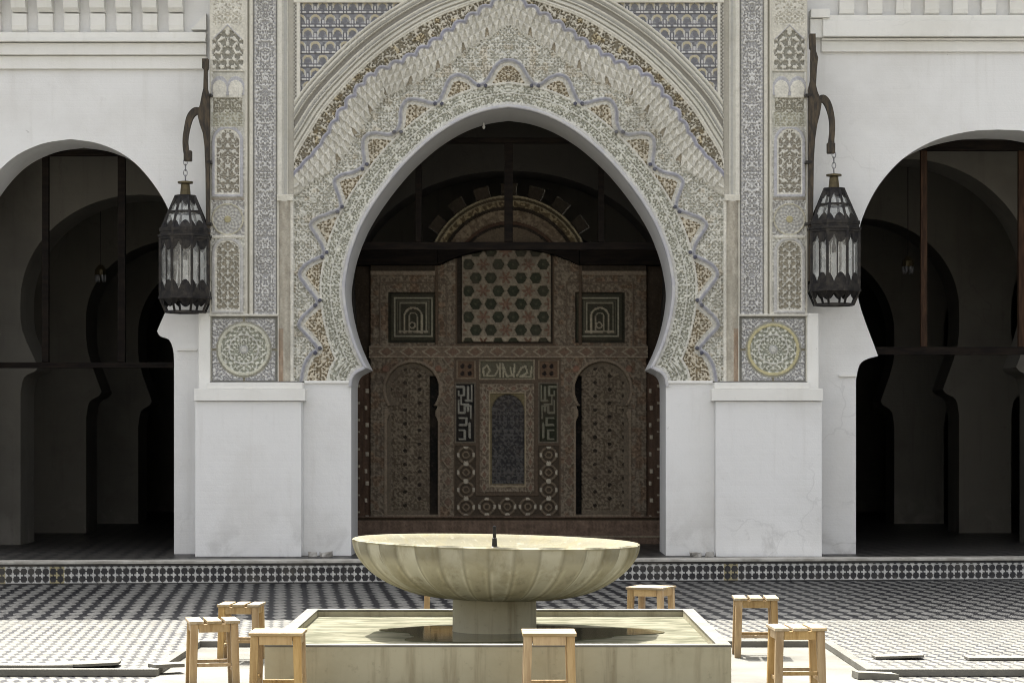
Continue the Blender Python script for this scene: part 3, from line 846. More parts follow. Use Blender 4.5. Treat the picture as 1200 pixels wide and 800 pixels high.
interior_row(D4, [hs(30, 82, 300, 390, 16, 470, D4), hs(262, 100, 300, 390, 16, 470, D4), hs(596, 120, 300, 390, 16, 470, D4), hs(945, 103, 290, 390, 16, 470, D4), hs(1210, 104, 290, 390, 16, 470, D4)], 'third interior arcade, darkest and deepest row of arches')
tag(MB().box(-17, 17, 15, 15.3, ZP, 6.9).build('back_wall', M['inner_plaster']), 'dark plaster wall at the far end of the prayer hall', 'wall')
tag(MB().box(-17, 17, YW + .79, 15, 6.9, 7.1).build('wooden_ceiling', M['darkbeam']), 'dark wooden ceiling over the arcades behind the front arches', 'ceiling')
for x in (-17.3, 17):
    tag(MB().box(x, x + .3, YW, 15.3, 0, 9).build('end_wall', M['inner_plaster']), 'plain plaster wall closing the %s end of the arcade' % ('left' if x < 0 else 'right'), 'wall')
# low marble plinths at the feet of the second row
# roof with its eaves (above the picture; it throws the shade on the paving)
EAVE_Z = 9.35; EAVE_Y = -.35
m = MB()
prof = [(EAVE_Y, EAVE_Z), (EAVE_Y, EAVE_Z + .12), (8, EAVE_Z + 2.2), (16, EAVE_Z + .12), (16, EAVE_Z), (8, EAVE_Z + .02)]
A = [m.bm.verts.new((-19, y, z)) for y, z in prof]; B = [m.bm.verts.new((19, y, z)) for y, z in prof]
m.bm.faces.new(A); m.bm.faces.new(B[::-1])
for i in range(len(prof)):
    j = (i+1) % len(prof); m.bm.faces.new((A[j], A[i], B[i], B[j]))
tag(m.build('tiled_roof', M['roof']), 'green tiled roof with eaves over the arcade, above the top of the picture', 'roof')

# ================================================================== FLOORS AND STEP
def rect_xy(x0, x1, y0, y1): return [(x0, y0), (x1, y0), (x1, y1), (x0, y1)]
STEP_L, STEP_R = 23.95, 24.8           # distance of the step at x = -6 and x = +6
def step_y(x): return Y_(STEP_L + (STEP_R - STEP_L) * (x + 6) / 12)
slope = (STEP_R - STEP_L) / 12; ang = math.atan(slope)
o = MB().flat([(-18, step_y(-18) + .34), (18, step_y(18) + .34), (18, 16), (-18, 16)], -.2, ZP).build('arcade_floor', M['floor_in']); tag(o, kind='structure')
step = empty('tiled_step', (0, step_y(0), 0), 'long step with a marble edge and black and white zellige riser below the arches', 'step', rz=ang)
m = MB(); m.box(-12.5, 12.5, .0, .337, ZP - .028, ZP + .002, .006); m.build('marble_edge', M['step_edge'], step, keep=False)
m = MB(); m.box(-12.5, 12.5, .03, .335, -.1, ZP - .0285); m.build('step_core', M['black'], step, keep=False)
# the riser mosaic: its own little carving, written straight in local metres
Kz = Carving(0, 10, 0, 10, 1, 25)
nx_, nz_ = 3300, 26
xs = np.linspace(-12.4, 12.4, nx_); zs = np.linspace(ZP - .034, .006, nz_)
Kz.U, Kz.V = np.meshgrid(xs, zs)
Kz.H = np.zeros(Kz.U.shape); Kz.C = np.zeros(Kz.U.shape + (3,)); Kz.R = np.full(Kz.U.shape, 0, int); Kz.names = [('zellige_riser', M['riser'], None)]
pz = .0785
uu = Kz.U / pz; vv = (Kz.V - .022) / (.164) * 2
a = np.cos(2*PI*uu); b = np.cos(2*PI*vv)
f = np.abs((uu % 1) - .5); g = np.abs((vv % 1) - .5)
star = np.minimum(f + .45*g, .45*f + g)
f2 = .5 - f; g2 = .5 - g
blk = 1 - (np.minimum(f2 + .42*g2, .42*f2 + g2) < .215).astype(float)
tone = vn(np.floor(uu), np.floor(uu)*0 + 3, 5)
wh = np.stack([.46 + .16*tone, .455 + .155*tone, .435 + .14*tone], -1)
yel = (vn(np.floor(uu*.5), uu*0, 17) > .9)
wh = np.where(yel[..., None], np.array([.38, .33, .19])[None, None], wh)
Kz.C = wh * (1 - blk[..., None]) + np.array([.022, .022, .026])[None, None] * blk[..., None]
bord = (Kz.V > ZP - .052) | (Kz.V < .02)
Kz.C[bord] = (.02, .02, .022)
# build in local coordinates
me = bpy.data.meshes.new('zellige_riser')
ny, nx = Kz.U.shape
co = np.stack([Kz.U, np.full(Kz.U.shape, .026) + (vn(uu*2, vv*2, 3) - .5)*.002, Kz.V], -1).reshape(-1, 3).astype(np.float32)
idx = np.arange(ny*nx).reshape(ny, nx)
q = np.stack([idx[:-1,:-1], idx[1:,:-1], idx[1:,1:], idx[:-1,1:]], -1).reshape(-1, 4)
me.vertices.add(ny*nx); me.vertices.foreach_set('co', co.ravel())
me.loops.add(len(q)*4); me.loops.foreach_set('vertex_index', q.astype(np.int32).ravel())
me.polygons.add(len(q)); me.polygons.foreach_set('loop_start', np.arange(0, len(q)*4, 4, dtype=np.int32)); me.update(calc_edges=True)
ca = me.color_attributes.new('pigment', 'FLOAT_COLOR', 'POINT')
ca.data.foreach_set('color', np.concatenate([Kz.C.reshape(-1, 3), np.ones((ny*nx, 1))], 1).astype(np.float32).ravel())
me.materials.append(M['riser']); me.validate(); link_mesh('zellige_riser', me, step, keep=False)

ZS = -.045                               # the sunken paving round the fountain
o = MB().flat(rect_xy(-60, 60, -70, 40), ZS - .3, ZS).build('courtyard_floor', M['tiles']); tag(o, kind='structure')
YA, YB = Y_(15.25), Y_(17.35)           # front edge of the raised paving / back edge of the sunken field
XS = 2.44
o = MB().flat([(-60, YA), (-XS, YA), (-XS, YB), (XS, YB), (XS, YA), (60, YA), (60, 3), (-60, 3)], ZS + .001, 0).build('raised_paving', M['tiles']); tag(o, kind='structure')
o = MB().flat([(-XS + .002, Y_(11)), (XS - .002, Y_(11)), (XS - .002, YB - .002), (-XS + .002, YB - .002)], ZS + .001, ZS + .005).build('marble_paving', M['marble']); tag(o, kind='structure')
o = MB().flat(rect_xy(-30, 30, -5.56, .2), .001, .004).build('paving_border', M['tiles_border']); tag(o, kind='structure')
m = MB()
m.flat([(-XS, YB + .004), (XS, YB + .004), (XS, YB + .22), (-XS, YB + .22)], .001, .005)
for xa, xb in ((-7, -XS + .004), (XS - .004, 7)): m.box(xa, xb, YA - .004, YA + .07, ZS + .006, .0075, .004)
for xa in (-XS - .066, XS - .004): m.box(xa, xa + .07, YA + .072, YB - .006, ZS + .006, .008, .004)
m.box(-XS - .066, XS + .066, YB - .004, YB + .07, ZS + .006, .0085, .004)
o = m.build('marble_border', M['marble']); tag(o, kind='structure')

# ================================================================== WOODEN SCREEN
DS = 28.0; YS = Y_(DS)
screen = empty('wooden_screen', (X_(596, DS), YS, ZP), 'huge carved and painted cedar screen filling the portal arch, with panels and niches', 'wooden screen')
S = Carving(404, 790, 208, 642, .95, DS)
U, V = S.U, S.V; SX = 596.0
WOOD = (.235, .175, .125); WOODD = (.12, .085, .06); WLIGHT = (.36, .29, .22); DG = (.045, .05, .038); RED = (.24, .10, .065); LINE = (.42, .37, .28)
um = np.abs(U - SX)
lunr = np.hypot(U - SX, V - 326)
solid = (V > 311) | ((um < 82) & (V > 291.5 + 19.5*(um/82)**2)) | ((V <= 292) & (lunr < 97))
teeth_a = np.arctan2(U - SX, 326 - V)
solid |= (lunr < 112) & (V < 288) & (np.cos(teeth_a * 20.5) > -.2) & (um < 95)
S.region(solid, 'frame', M['oldwood'])
n0 = vn(U/3.1, V/3.1, 1); grain = vn(U/2.0, V/14, 4)
S.blend(solid, grain*.6 + n0*.4, (.15, .11, .08), (.30, .235, .17), .0, .004)
# carved arabesque over the rails and stiles
w = sst(lace(um, V, 7, 4.2), -.3, .5)
S.blend(solid, w*.6 + grain*.25 + n0*.15, (.115, .088, .066), (.285, .24, .185), .0, .010)
# red accents
rd_ = solid & (vn(U/7, V/7, 9) > .66); S.C[rd_] *= np.array([1.0, .83, .74])
def lines(x0, y0, x1, y1, lw, col, h=.018):
    e = S.rect(x0, y0, x1, y1) & ~S.rect(x0+lw, y0+lw, x1-lw, y1-lw); S.paint(e, col, h)
# ---- crest
tm = solid & (V < 288) & (lunr >= 97)
lm = solid & (V < 291) & (lunr < 97)
S.region(lm | tm, 'lunette', M['oldwood']); S.paint(tm, (.05, .043, .035), -.02)
w = sst(lace(teeth_a*75, lunr, 11, 7), -.3, .5)
S.blend(lm, w*.6 + n0*.4, (.13, .095, .065), (.28, .225, .16), .0, .012)
for r0, r1, c, h in ((94.5, 97, (.36, .32, .21), .05), (91.5, 94.5, (.08, .065, .04), .02), (90, 91.5, (.30, .265, .175), .04), (84, 90, (.17, .14, .09), .03), (80, 84, (.035, .03, .022), -.01), (63, 66.5, (.10, .055, .04), .02), (60, 63, (.03, .028, .02), -.01), (0, 60, (.14, .11, .08), -.02)):
    S.paint(lm & (lunr >= r0) & (lunr < r1), c, h)
w = sst(lace(U, V, 12, 6), -.3, .5)
S.blend(lm & (lunr >= 84) & (lunr < 90), w, (.12, .09, .05), (.34, .28, .16), .02, .035)
# ---- star lattice panel
fr_ = S.rect(534, 291, 650, 404)
S.paint(fr_, WOODD, -.01); S.paint(S.rect(536, 292, 648, 402), (.04, .034, .028), -.03)
lp = S.rect(541, 292, 646, 400)
S.region(lp & solid, 'star_lattice', M['oldwood'])
S.blend(lp, vn(U/2.2, V/2.2, 6), (.22, .19, .145), (.30, .262, .205), .012, .014)
S.paint(S.rect(541, 395, 646, 400), (.40, .35, .27), .02)
a0 = 17.6; rh = 15.35
for j in range(-1, 7):
    y = 310 + j*rh
    for i in range(-5, 6):
        off = (.5 if j % 2 else 0)
        x = 566.3 + (i + off)*a0 if j % 2 == 0 else 566.3 + (i + .5)*a0
        k = i if j % 2 == 0 else i - 1
        star_ = (k % 3 == 0)
        dx = U - x; dy = V - y; r = np.hypot(dx, dy); th = np.arctan2(dy, dx)
        mm = lp & (r < 10) & (U < 644) & (U > 543)
        if not star_:
            hexd = np.maximum(np.abs(dx)*.866 + np.abs(dy)*.5, np.abs(dy))
            S.paint(mm & (hexd < 6.2), (.05, .06, .042), -.014)
            S.paint(mm & (hexd < 1.5), (.08, .09, .06), -.01)
        else:
            rad = 5.2 + 2.7*np.cos(6*(th + PI/6*0))
            S.blend(mm & (r < rad), vn(U/2, V/2, 3), (.17, .085, .06), (.26, .16, .115), -.004, .0)
# ---- square panels with a little arch
for sx in (-1, 1):
    cx = SX + sx*107.0 if sx > 0 else SX - 112.0
    x0, x1, y0, y1 = cx - 29, cx + 29, 342, 401
    R = S.rect(x0, y0, x1, y1); S.region(R, 'square_panel', M['oldwood'])
    S.paint(R, (.035, .038, .03), -.035)
    S.paint(S.rect(x0 + 2.5, y0 + 2.5, x1 - 2.5, y1 - 3), (.055, .058, .042), -.02)
    lines(x0 + 6, y0 + 6, x1 - 6, y1 - 6, 2.0, (.30, .30, .24), -.005)
    lines(x0 + 10, y0 + 10, x1 - 10, y1 - 10, 1.2, (.12, .12, .09), -.015)
    lines(x0 + 13, y0 + 12, x1 - 13, y1 - 12, 1.5, (.26, .25, .19), -.008)
    dx = np.abs(U - cx); dt = np.where(V > 371, dx, np.hypot(dx, V - 371))
    S.paint(R & (dt < 11.5) & (dt > 9.2) & (V < 391), (.36, .33, .25), .0)
    S.paint(R & (dt < 5.5) & (dt > 4) & (V < 388) & (V > 366), (.28, .26, .20), -.004)
    S.paint(R & (np.hypot(U - cx + 1, V - 381) < 4.2) & (np.hypot(U - cx + 1, V - 381) > 2.4), (.34, .31, .24), .0)
    S.paint(R & (V > 387.5) & (V < 390) & (dx < 17) & (vn(U/3, V*0, 6) > .3), (.34, .31, .24), .0)
    lines(cx - 40, 330, cx + 40, 409, 2.0, (.17, .13, .10), .02)
# dark outer trim above and beside
S.paint(solid & (V < 318) & (um > 82) & (V > 311), (.05, .04, .03), .04)
S.paint(solid & (V >= 318) & (V < 322) & (um > 82), (.27, .22, .17), .03)
S.paint(solid & (um > 82) & (um < 86) & (V < 404) & (V > 300), WOODD, .03)
S.paint(solid & (um > 162) & (V < 436), (.05, .038, .028), -.05)
# ---- horizontal band with lozenges
bm_ = S.rect(432, 405, 760, 419) & solid
S.region(bm_, 'lozenge_rail', M['oldwood'])
S.paint(bm_, (.20, .15, .11), .022)
q_ = np.abs(((U - SX)/26) % 1 - .5)*2; qq = q_*9 + np.abs(V - 412)*1.0
S.paint(bm_ & (np.abs(qq - 6.5) < 1.0), (.31, .265, .20), .03); S.paint(bm_ & (qq < 4.5), (.20, .125, .09), .028)
S.paint(bm_ & ((V < 407) | (V > 417)), (.32, .26, .20), .03)
# ---- central stiles
for sx in (-1, 1):
    st = S.rect(SX + sx*71 - 8, 419, SX + sx*71 + 8, 604)
    q_ = np.abs(((V)/24) % 1 - .5)*2; qq = q_*10 + np.abs(U - SX - sx*71)*1.1
    S.paint(st & (np.abs(qq - 6.5) < 1.0), (.25, .21, .16), .02); S.paint(st & (qq < 4.5), (.19, .125, .095), .016)
# ---- niches
for sx in (-1, 1):
    cx = 483.0 if sx < 0 else 706.0
    hw = 29.5 if sx < 0 else 30.5
    dx = np.abs(U - cx)
    shape = ((np.hypot(U - cx, V - 456) < hw + 1.5) & (V < 480)) | ((dx < hw - 1.0*sst(np.abs(V - 484), 10, 0)*3) & (V >= 475) & (V < 603))
    ring = ((np.hypot(U - cx, V - 456) < hw + 5) & (V < 480)) | ((dx < hw + 3) & (V >= 478) & (V < 606))
    S.paint(ring, (.27, .215, .16), .02)
    S.region(shape, 'niche_door', M['oldwood'])
    w = sst(lace(U - cx, V, 21 if sx < 0 else 22, 3.9) + .2*quasi(U - cx, V, 15, 4), -.5, .6)
    S.blend(shape, w, (.12, .095, .068), (.225, .188, .14), -.06, -.05)
    stud = shape & ((((U - cx)/17) % 1 - .5)**2 + (((V)/16 + np.floor((U-cx)/17)*.5) % 1 - .5)**2 < .018)
    S.paint(stud, (.035, .03, .022), -.055)
    inner_e = shape & ~(((np.hypot(U - cx, V - 456) < hw - 4) & (V < 480)) | ((dx < hw - 5) & (V >= 475) & (V < 598)))
    S.paint(inner_e, (.17, .14, .105), -.045)
    gap = shape & (((U > cx + 20.5) & (V > 440)) if sx < 0 else ((U < cx - 24.5) & (V > 440)))
    S.paint(gap, (.015, .013, .011), -.19)  # darkness behind the door leaf painted near black in the recess
    spx = S.rect(cx - 40, 424, cx + 40, 446) & ~ring
    S.paint(spx & (np.hypot((dx - 31), V - 432) < 4), (.26, .13, .09), .02)
# ---- centre
def stroke(panel, pts, wd, col, h):
    dd, _ = dist_poly(U, V, pts, False); S.paint(panel & (dd < wd), col, h)
ctr = S.rect(532, 419, 657, 605); S.paint(ctr, (.13, .095, .07), .0)
for (x0, x1) in ((535, 557), (631, 655)):
    R = S.rect(x0, 422, x1, 444); S.region(R, 'corner_panel', M['oldwood']); S.paint(R, (.16, .10, .065), -.008)
    lines(x0, 422, x1, 444, 1.6, (.26, .20, .14), .01)
    for i in range(2):
        for j in range(2):
            d_ = np.hypot(U - (x0 + 7 + i*8.5), V - (429 + j*8.5)); S.paint(R & (d_ < 2.6), (.03, .025, .02), -.02)
R = S.rect(561, 421, 627, 445); S.region(R, 'inscription_panel', M['oldwood']); S.paint(R, (.12, .12, .085), -.012)
lines(561, 421, 627, 445, 2.2, (.30, .26, .19), .012)
INS = [[(567,440),(566,432),(571,428),(574,434),(570,440),(580,440),(584,432),(582,427)], [(586,441),(586,426)], [(590,441),(589,426),(594,441),(600,440),(598,431)], [(602,441),(603,427)], [(606,440),(611,431),(616,429),(618,437),(610,441),(622,441),(623,430)]]
for s_ in INS: stroke(R, s_, 1.15, (.40, .38, .28), .006)
KUF = [[(0,4),(8,4),(8,14),(2,14),(2,9)], [(13,4),(13,18)], [(17,3),(17,20),(10,20)], [(2,20),(2,34),(9,34),(9,26),(16,26),(16,40)], [(3,40),(11,40),(11,48),(3,48)], [(15,46),(15,62)], [(3,54),(9,54),(9,64),(3,64)], [(5,14),(5,24),(13,24),(13,32)]]
for (x0, x1, base, ink) in ((533, 557, (.022, .024, .024), (.30, .31, .285)), (631, 654, (.035, .042, .028), (.22, .23, .175))):
    R = S.rect(x0, 448, x1, 519); S.region(R, 'inscription_panel', M['oldwood'], None); S.paint(R, base, -.015)
    for s_ in KUF:
        pp = [((x0 + 2.5 + x) if x0 < 600 else (x1 - 2.5 - x), 449 + y*1.02) for x, y in s_]
        stroke(R, pp, 1.2, ink, .004)
    lines(x0, 448, x1, 519, 1.5, (.17, .15, .12), .01)
# ring chains
rc = (S.rect(533, 522, 557, 604) | S.rect(631, 522, 655, 604) | S.rect(557, 581, 631, 604))
S.region(rc, 'ring_chain', M['oldwood']); S.paint(rc, (.082, .064, .048), -.012)
cent = [(546, 533 + 20.4*i) for i in range(4)] + [(643, 533 + 20.4*i) for i in range(4)] + [(570.5, 593.5), (594.5, 593.5), (618.5, 593.5)]
for (x, y) in cent:
    r = np.hypot(U - x, V - y); th = np.arctan2(V - y, U - x)
    S.paint(rc & (r < 10) & (r > 7.4), (.19, .15, .11), .008)
    S.paint(rc & (r < 10.4) & (r > 7.6) & (np.abs(np.cos(2*th)) > .86), (.50, .47, .40), .012)
    S.paint(rc & (r < 4.4) & (r > 2.6), (.22, .17, .12), .004)
# inner frame and dark niche
R = S.rect(560, 448, 628, 578); S.region(R, 'inner_frame', M['oldwood'])
S.blend(R, sst(lace(um, V, 33, 4), -.4, .6), (.16, .122, .092), (.28, .235, .18), .004, .016)
lines(560, 448, 628, 578, 1.8, (.12, .09, .065), .0)
for y in np.arange(466, 572, 15.0):
    for x in (567.5, 621.5):
        q_ = np.abs(U - x)*1.5 + np.abs(V - y)*.85; S.paint(R & (np.abs(q_ - 5) < .9), (.31, .265, .20), .02); S.paint(R & (q_ < 3.5), (.22, .13, .095), .016)
for x in np.arange(574, 620, 14.0):
    q_ = np.abs(U - x)*.85 + np.abs(V - 455)*1.5; S.paint(R & (np.abs(q_ - 5) < .9), (.31, .265, .20), .02); S.paint(R & (q_ < 3.5), (.22, .13, .095), .016)
lines(572.5, 459, 616, 570, 1.8, (.36, .30, .20), .02)
R = S.rect(574.5, 461, 614, 568); S.region(R, 'inner_niche', M['oldwood'])
S.paint(R, (.19, .16, .08), .0)
dt = np.where(V > 482, um - 1, np.hypot(U - 595, (V - 482)*.95))
nm_ = R & (dt < 19.0) & (V < 567)
w = sst(lace(um, V, 44, 4), -.5, .6)
S.blend(nm_, w, (.045, .047, .055), (.105, .108, .115), -.03, -.018)
# flanks with bone studs
fk = (um > 162) & (V >= 436) & solid
for side in (U < SX, U >= SX): S.region(fk & side, 'studded_flank', M['oldwood'])
S.blend(fk, grain, (.08, .05, .036), (.14, .082, .058), -.03, -.025)
for sx in (-1, 1):
    for k in range(9):
        y = 452 + k*18 + (k % 3)*2
        xa = SX + sx*(166 + (k % 2)*1.5); xb = SX + sx*(177.5)
        S.paint(fk & (np.abs(U - xa) < 1.7) & (np.abs(V - y - 6) < 2.2), (.50, .46, .38), -.015)
        S.paint(fk & (np.abs(U - xb) < 3.2) & (np.abs(V - y) < 1.2), (.42, .38, .30), -.015)
# bottom rail
br = (V >= 605) & solid
S.region(br, 'bottom_rail', M['oldwood'])
S.blend(br, grain*.5 + vn(U/8, V/4, 77)*.5, (.13, .09, .068), (.26, .17, .13), .02, .026)
S.paint(br & (np.abs(V - 628) < 1.0), (.30, .26, .19), .03); S.paint(br & (np.abs(V - 608) < 1.2), (.06, .045, .03), .0)
lumS = S.C.mean(-1, keepdims=True)
S.C = (S.C*.68 + lumS*np.array([1.10, 1.0, .86])*.32)
lm_ = S.C.mean()
S.C = np.clip(lm_ + (S.C - lm_)*1.08, .012, .6)*1.05
S.C *= np.array([.89, .865, .81])
S.C *= (1 + (vn(U/1.2, V/1.2, 401) - .5)*.5)[..., None]
sp = S.build(screen, YS)
sp['inner_niche'][0].parent = sp['inner_frame'][0]
MB().box(X_(404, DS), X_(790, DS), YS + .20, YS + .26, ZP + .001, Z_(305, DS)).build('backing', M['darkbeam'], screen)
arcp = [pt(SX + q*8.2, 291 + 19.5*(q/10)**2, DS) for q in range(-10, 11)]
MB().prism(arcp + [pt(SX + 82, 286, DS), pt(SX - 82, 286, DS)], YS - .11, YS - .031).build('arched_beam', M['darkbeam'], screen)
MB().box(X_(405, DS), X_(513, DS), YS - .10, YS - .03, Z_(311, DS), Z_(293, DS), .006).build('side_cornice', M['darkbeam'], screen)
MB().box(X_(679, DS), X_(789, DS), YS - .10, YS - .03, Z_(311, DS), Z_(293, DS), .006).build('side_cornice', M['darkbeam'], screen)

# ================================================================== TIMBER FRAMES IN THE ARCHES
def timber(label, D, beams, posts, mat_post, top=None):
    t = empty('timber_frame', (X_((beams[0][0]+beams[0][1])/2, D), Y_(D), Z_(beams[0][3], D)), label, 'timber frame')
    for (xa, xb, ya, yb, yy) in beams:
        MB().box(X_(xa, D), X_(xb, D), Y_(D) - .05 + yy, Y_(D) + .05 + yy, Z_(yb, D), Z_(ya, D), .004).build('crossbeam', M['darkbeam'], t)
    for (xa, xb, ya, yb) in posts:
        MB().box(X_(xa, D), X_(xb, D), Y_(D) - .04, Y_(D) + .04, Z_(yb, D), Z_(ya, D), .004).build('post', mat_post, t)
    return t
timber('dark timber frame with two uprights across the left front arch', 26.45, [(-60, 206, 424.5, 431, 0), (-60, 206, 176, 183, 0)], [(50, 57.5, 183.2, 424.2), (138.5, 147, 183.2, 424.2)], M['darkbeam'])
timber('red brown timber frame with slim uprights across the right front arch', 26.45, [(1002, 1330, 406.5, 415.5, 0), (1002, 1330, 165, 177, 0)], [(1078.5, 1086, 177.2, 406.2), (1193, 1200, 177.2, 406.2)], M['redbeam'])
timber('dark timber frame with three uprights high in the portal arch', 26.35, [(404, 790, 284, 293, 0), (440, 752, 162, 168, 0)], [(487, 494, 168.2, 283.8), (591, 601, 168.2, 283.8), (701, 708, 168.2, 283.8)], M['darkbeam'])

# ================================================================== LANTERNS
def ring8(m, r0, r1, z0, z1, n=8):
    """flat-sided hoop"""
    ph = PI/8
    P = lambda r, z: [m.bm.verts.new((r*math.cos(2*PI*i/n + ph), r*math.sin(2*PI*i/n + ph), z)) for i in range(n)]
    a, b, c, d = P(r1, z0), P(r1, z1), P(r0, z1), P(r0, z0)
    for p, q in ((a, b), (b, c), (c, d), (d, a)):
        for i in range(n):
            j = (i+1) % n; m.bm.faces.new((p[i], p[j], q[j], q[i]))
def make_lantern(loc, label):
    L = empty('lantern', loc, label, 'lantern', 'pair of lanterns on the portal')
    k = 25.25 / F                                # one photo pixel at the lantern, in metres
    ph = PI/8; n = 8
    def P(r, a, y): return Vector((r*k*math.cos(a), r*k*math.sin(a), -y*k))
    angs = [2*PI*i/n + ph for i in range(n)]
    # finial: plate, neck
    m = MB(); m.lathe([(3*k, -0*k), (9*k, -1*k), (9*k, -3*k), (4*k, -4*k)][::-1], n=16)
    m.lathe([(6.5*k, -17*k), (5.2*k, -4*k)], n=8, phase=ph); m.build('finial', M['brass'], L, keep=False)
    # roof: ribs, plates with gaps, eaves hoop
    m = MB()
    for a in angs: m.bar(P(11.5, a, 18), P(28.5, a, 57), 2.6*k, 2.6*k)
    ring8(m, 9*k, 13*k, -22*k, -17*k); ring8(m, 17*k, 20.5*k, -38*k, -35.5*k)
    ring8(m, 26*k, 31*k, -60*k, -56*k); ring8(m, 27*k, 33*k, -66*k, -63.5*k); ring8(m, 27.5*k, 30*k, -63.5*k, -60*k)
    m.build('roof_frame', M['metal'], L, keep=False)
    def tracery(r0, y0, r1, y1, fr, name, mat_, up=True, depth=.4):
        """pierced plate between two corner lines: a scalloped edge with pointed tongues"""
        m = MB()
        for i in range(n):
            a0, a1 = angs[i], angs[(i+1) % n]
            A0, A1, B0, B1 = P(r0, a0, y0), P(r0, a1, y0), P(r1, a0, y1), P(r1, a1, y1)
            nn = 12; top = []; bot = []
            for q in range(nn + 1):
                t = q / nn; s_ = fr + depth * abs(math.cos(PI * t * 1.5 )) ** .8
                e0, e1 = A0.lerp(A1, t), B0.lerp(B1, t)
                top.append(m.bm.verts.new(e0)); bot.append(m.bm.verts.new(e0.lerp(e1, s_)))
            for q in range(nn): m.bm.faces.new((top[q], top[q+1], bot[q+1], bot[q]))
        o = m.build(name, mat_, L, keep=False)
        so = o.modifiers.new('thick', 'SOLIDIFY'); so.thickness = .006; so.offset = 0
        return o
    tracery(12, 20, 19.5, 37, .12, 'roof_tracery', M['metal'], depth=.35)
    tracery(28, 57, 20, 38, .12, 'roof_tracery', M['metal'], depth=.4)
    # body
    m = MB()
    for a in angs: m.bar(P(30, a, 64), P(30, a, 132), 2.8*k, 2.8*k)
    for i in range(n):                       # slim mullion in the middle of every side
        a0, a1 = angs[i], angs[(i+1) % n]
        m.bar((P(29.6, a0, 64) + P(29.6, a1, 64))/2, (P(29.6, a0, 132) + P(29.6, a1, 132))/2, 1.3*k, 1.3*k)
    ring8(m, 27*k, 31.5*k, -69*k, -66*k); ring8(m, 27*k, 31.5*k, -135*k, -129*k); ring8(m, 27*k, 32.5*k, -138*k, -135*k)
    cage = m.build('cage', M['metal'], L, keep=False)
    tracery(29.6, 68, 29.6, 130, .06, 'side_tracery', M['metal'], depth=.16)
    tracery(29.6, 131, 29.6, 69, .06, 'side_tracery', M['metal'], depth=.18)
    m = MB()
    for i in range(n):
        a0, a1 = angs[i], angs[(i+1) % n]
        m.bm.faces.new([m.bm.verts.new(p) for p in (P(28.3, a0, 68), P(28.3, a1, 68), P(28.3, a1, 131), P(28.3, a0, 131))])
        m.bm.faces.new([m.bm.verts.new(p) for p in (P(12.0, a0, 22), P(12.0, a1, 22), P(26.5, a1, 57), P(26.5, a0, 57))])
    m.build('glass', M['glass'], cage, keep=False)
    # skirt with round holes
    m = MB()
    for a in angs: m.bar(P(30.5, a, 137), P(23.5, a, 153), 2.4*k, 2.4*k)
    ring8(m, 21.5*k, 24.5*k, -154*k, -151.5*k)
    m.build('skirt_frame', M['metal'], L, keep=False)
    tracery(30.5, 137, 24, 152, .12, 'skirt_tracery', M['metal'], depth=.42)
    # bulb holder and lamp inside
    m = MB(); m.lathe([(1.2*k, -64*k), (1.2*k, -84*k)], n=8); m.lathe([(2.2*k, -92*k), (2.8*k, -86*k), (2.0*k, -82*k)], n=10)
    m.build('lamp_holder', M['metal'], L, keep=False)
    # ring and chain up to the bracket
    return L
DL = 25.2; YL = .12
def chain(parent, z0, z1):
    m = MB(); n = max(2, int(round((z1 - z0) / .055))); h = (z1 - z0)/n
    for i in range(n):
        c = Vector((0, 0, z0 + h*(i + .5))); pts = []
        for q in range(13):
            a = 2*PI*q/12; w_ = .022*math.cos(a); z = (h*.62)*math.sin(a)
            pts.append(c + (Vector((w_, 0, z)) if i % 2 else Vector((0, w_, z))))
        m.tube(pts, .0055, 5)
    m.build('chain', M['iron'], parent, keep=False)
kx = 25.12 / F
lan = make_lantern((X_(218.5, DL), YL, Z_(213, DL)), 'dark metal lantern hanging left of the portal, in front of the smaller arch')
chain(lan, 0.0, Z_(188, DL) - Z_(213, DL))
lan2 = copy_tree(lan); lan2.location = (X_(976, DL), YL, Z_(204.5, DL))
lan2['label'] = 'dark metal lantern hanging right of the portal, beside the larger arch'

def bracket(pxs, arm, label, postpts):
    """postpts: outline of the post in photo px; arm: centre line and half-widths"""
    b = empty('lantern_bracket', (X_(pxs, DL), YL, Z_(150, DL)), label, 'bracket', 'pair of carved lantern brackets')
    MB().prism([pt(x, y, DL) for x, y in postpts], YL - .05, YL + .05).build('post', M['bracket'], b)
    path = spline([a[:2] for a in arm], 6); hw = np.interp(np.linspace(0, len(arm)-1, len(path)), range(len(arm)), [a[2] for a in arm])
    P = np.array(path); T = np.gradient(P, axis=0); T /= np.linalg.norm(T, axis=1)[:, None]; Nn = np.stack([-T[:,1], T[:,0]], 1)
    o1 = P + Nn*hw[:, None]; o2 = P - Nn*hw[:, None]
    MB().prism([pt(x, y, DL) for x, y in list(map(tuple, o1)) + list(map(tuple, o2[::-1]))], YL - .035, YL + .035).build('arm', M['bracket'], b)
    ex, ey = arm[-1][:2]
    m = MB(); x0, z0 = pt(ex, ey, DL)
    m.box(x0 - .045, x0 + .045, YL - .045, YL + .045, z0 - .06, z0 + .06, .012); m.build('arm_block', M['bracket'], b)
    for py in (112, 190, 262):
        xa, xb = (244, 249.6) if pxs < 600 else (942.2, 950)
        MB().box(X_(xa, DL), X_(xb, DL), YL - .058, YL + .058, Z_(py + 3, DL), Z_(py, DL), .003).build('strap', M['metal'], b)
    return b
postL = [(238.5,71),(245.5,71),(245.5,82),(244,84),(244.3,105),(246.5,114),(247,122),(247,330),(244,330),(242.5,200),(241.3,172),(239.5,158),(236,148),(233.5,138),(234,131),(236,125),(238.5,112),(240,106),(240.6,84),(238.5,82)]
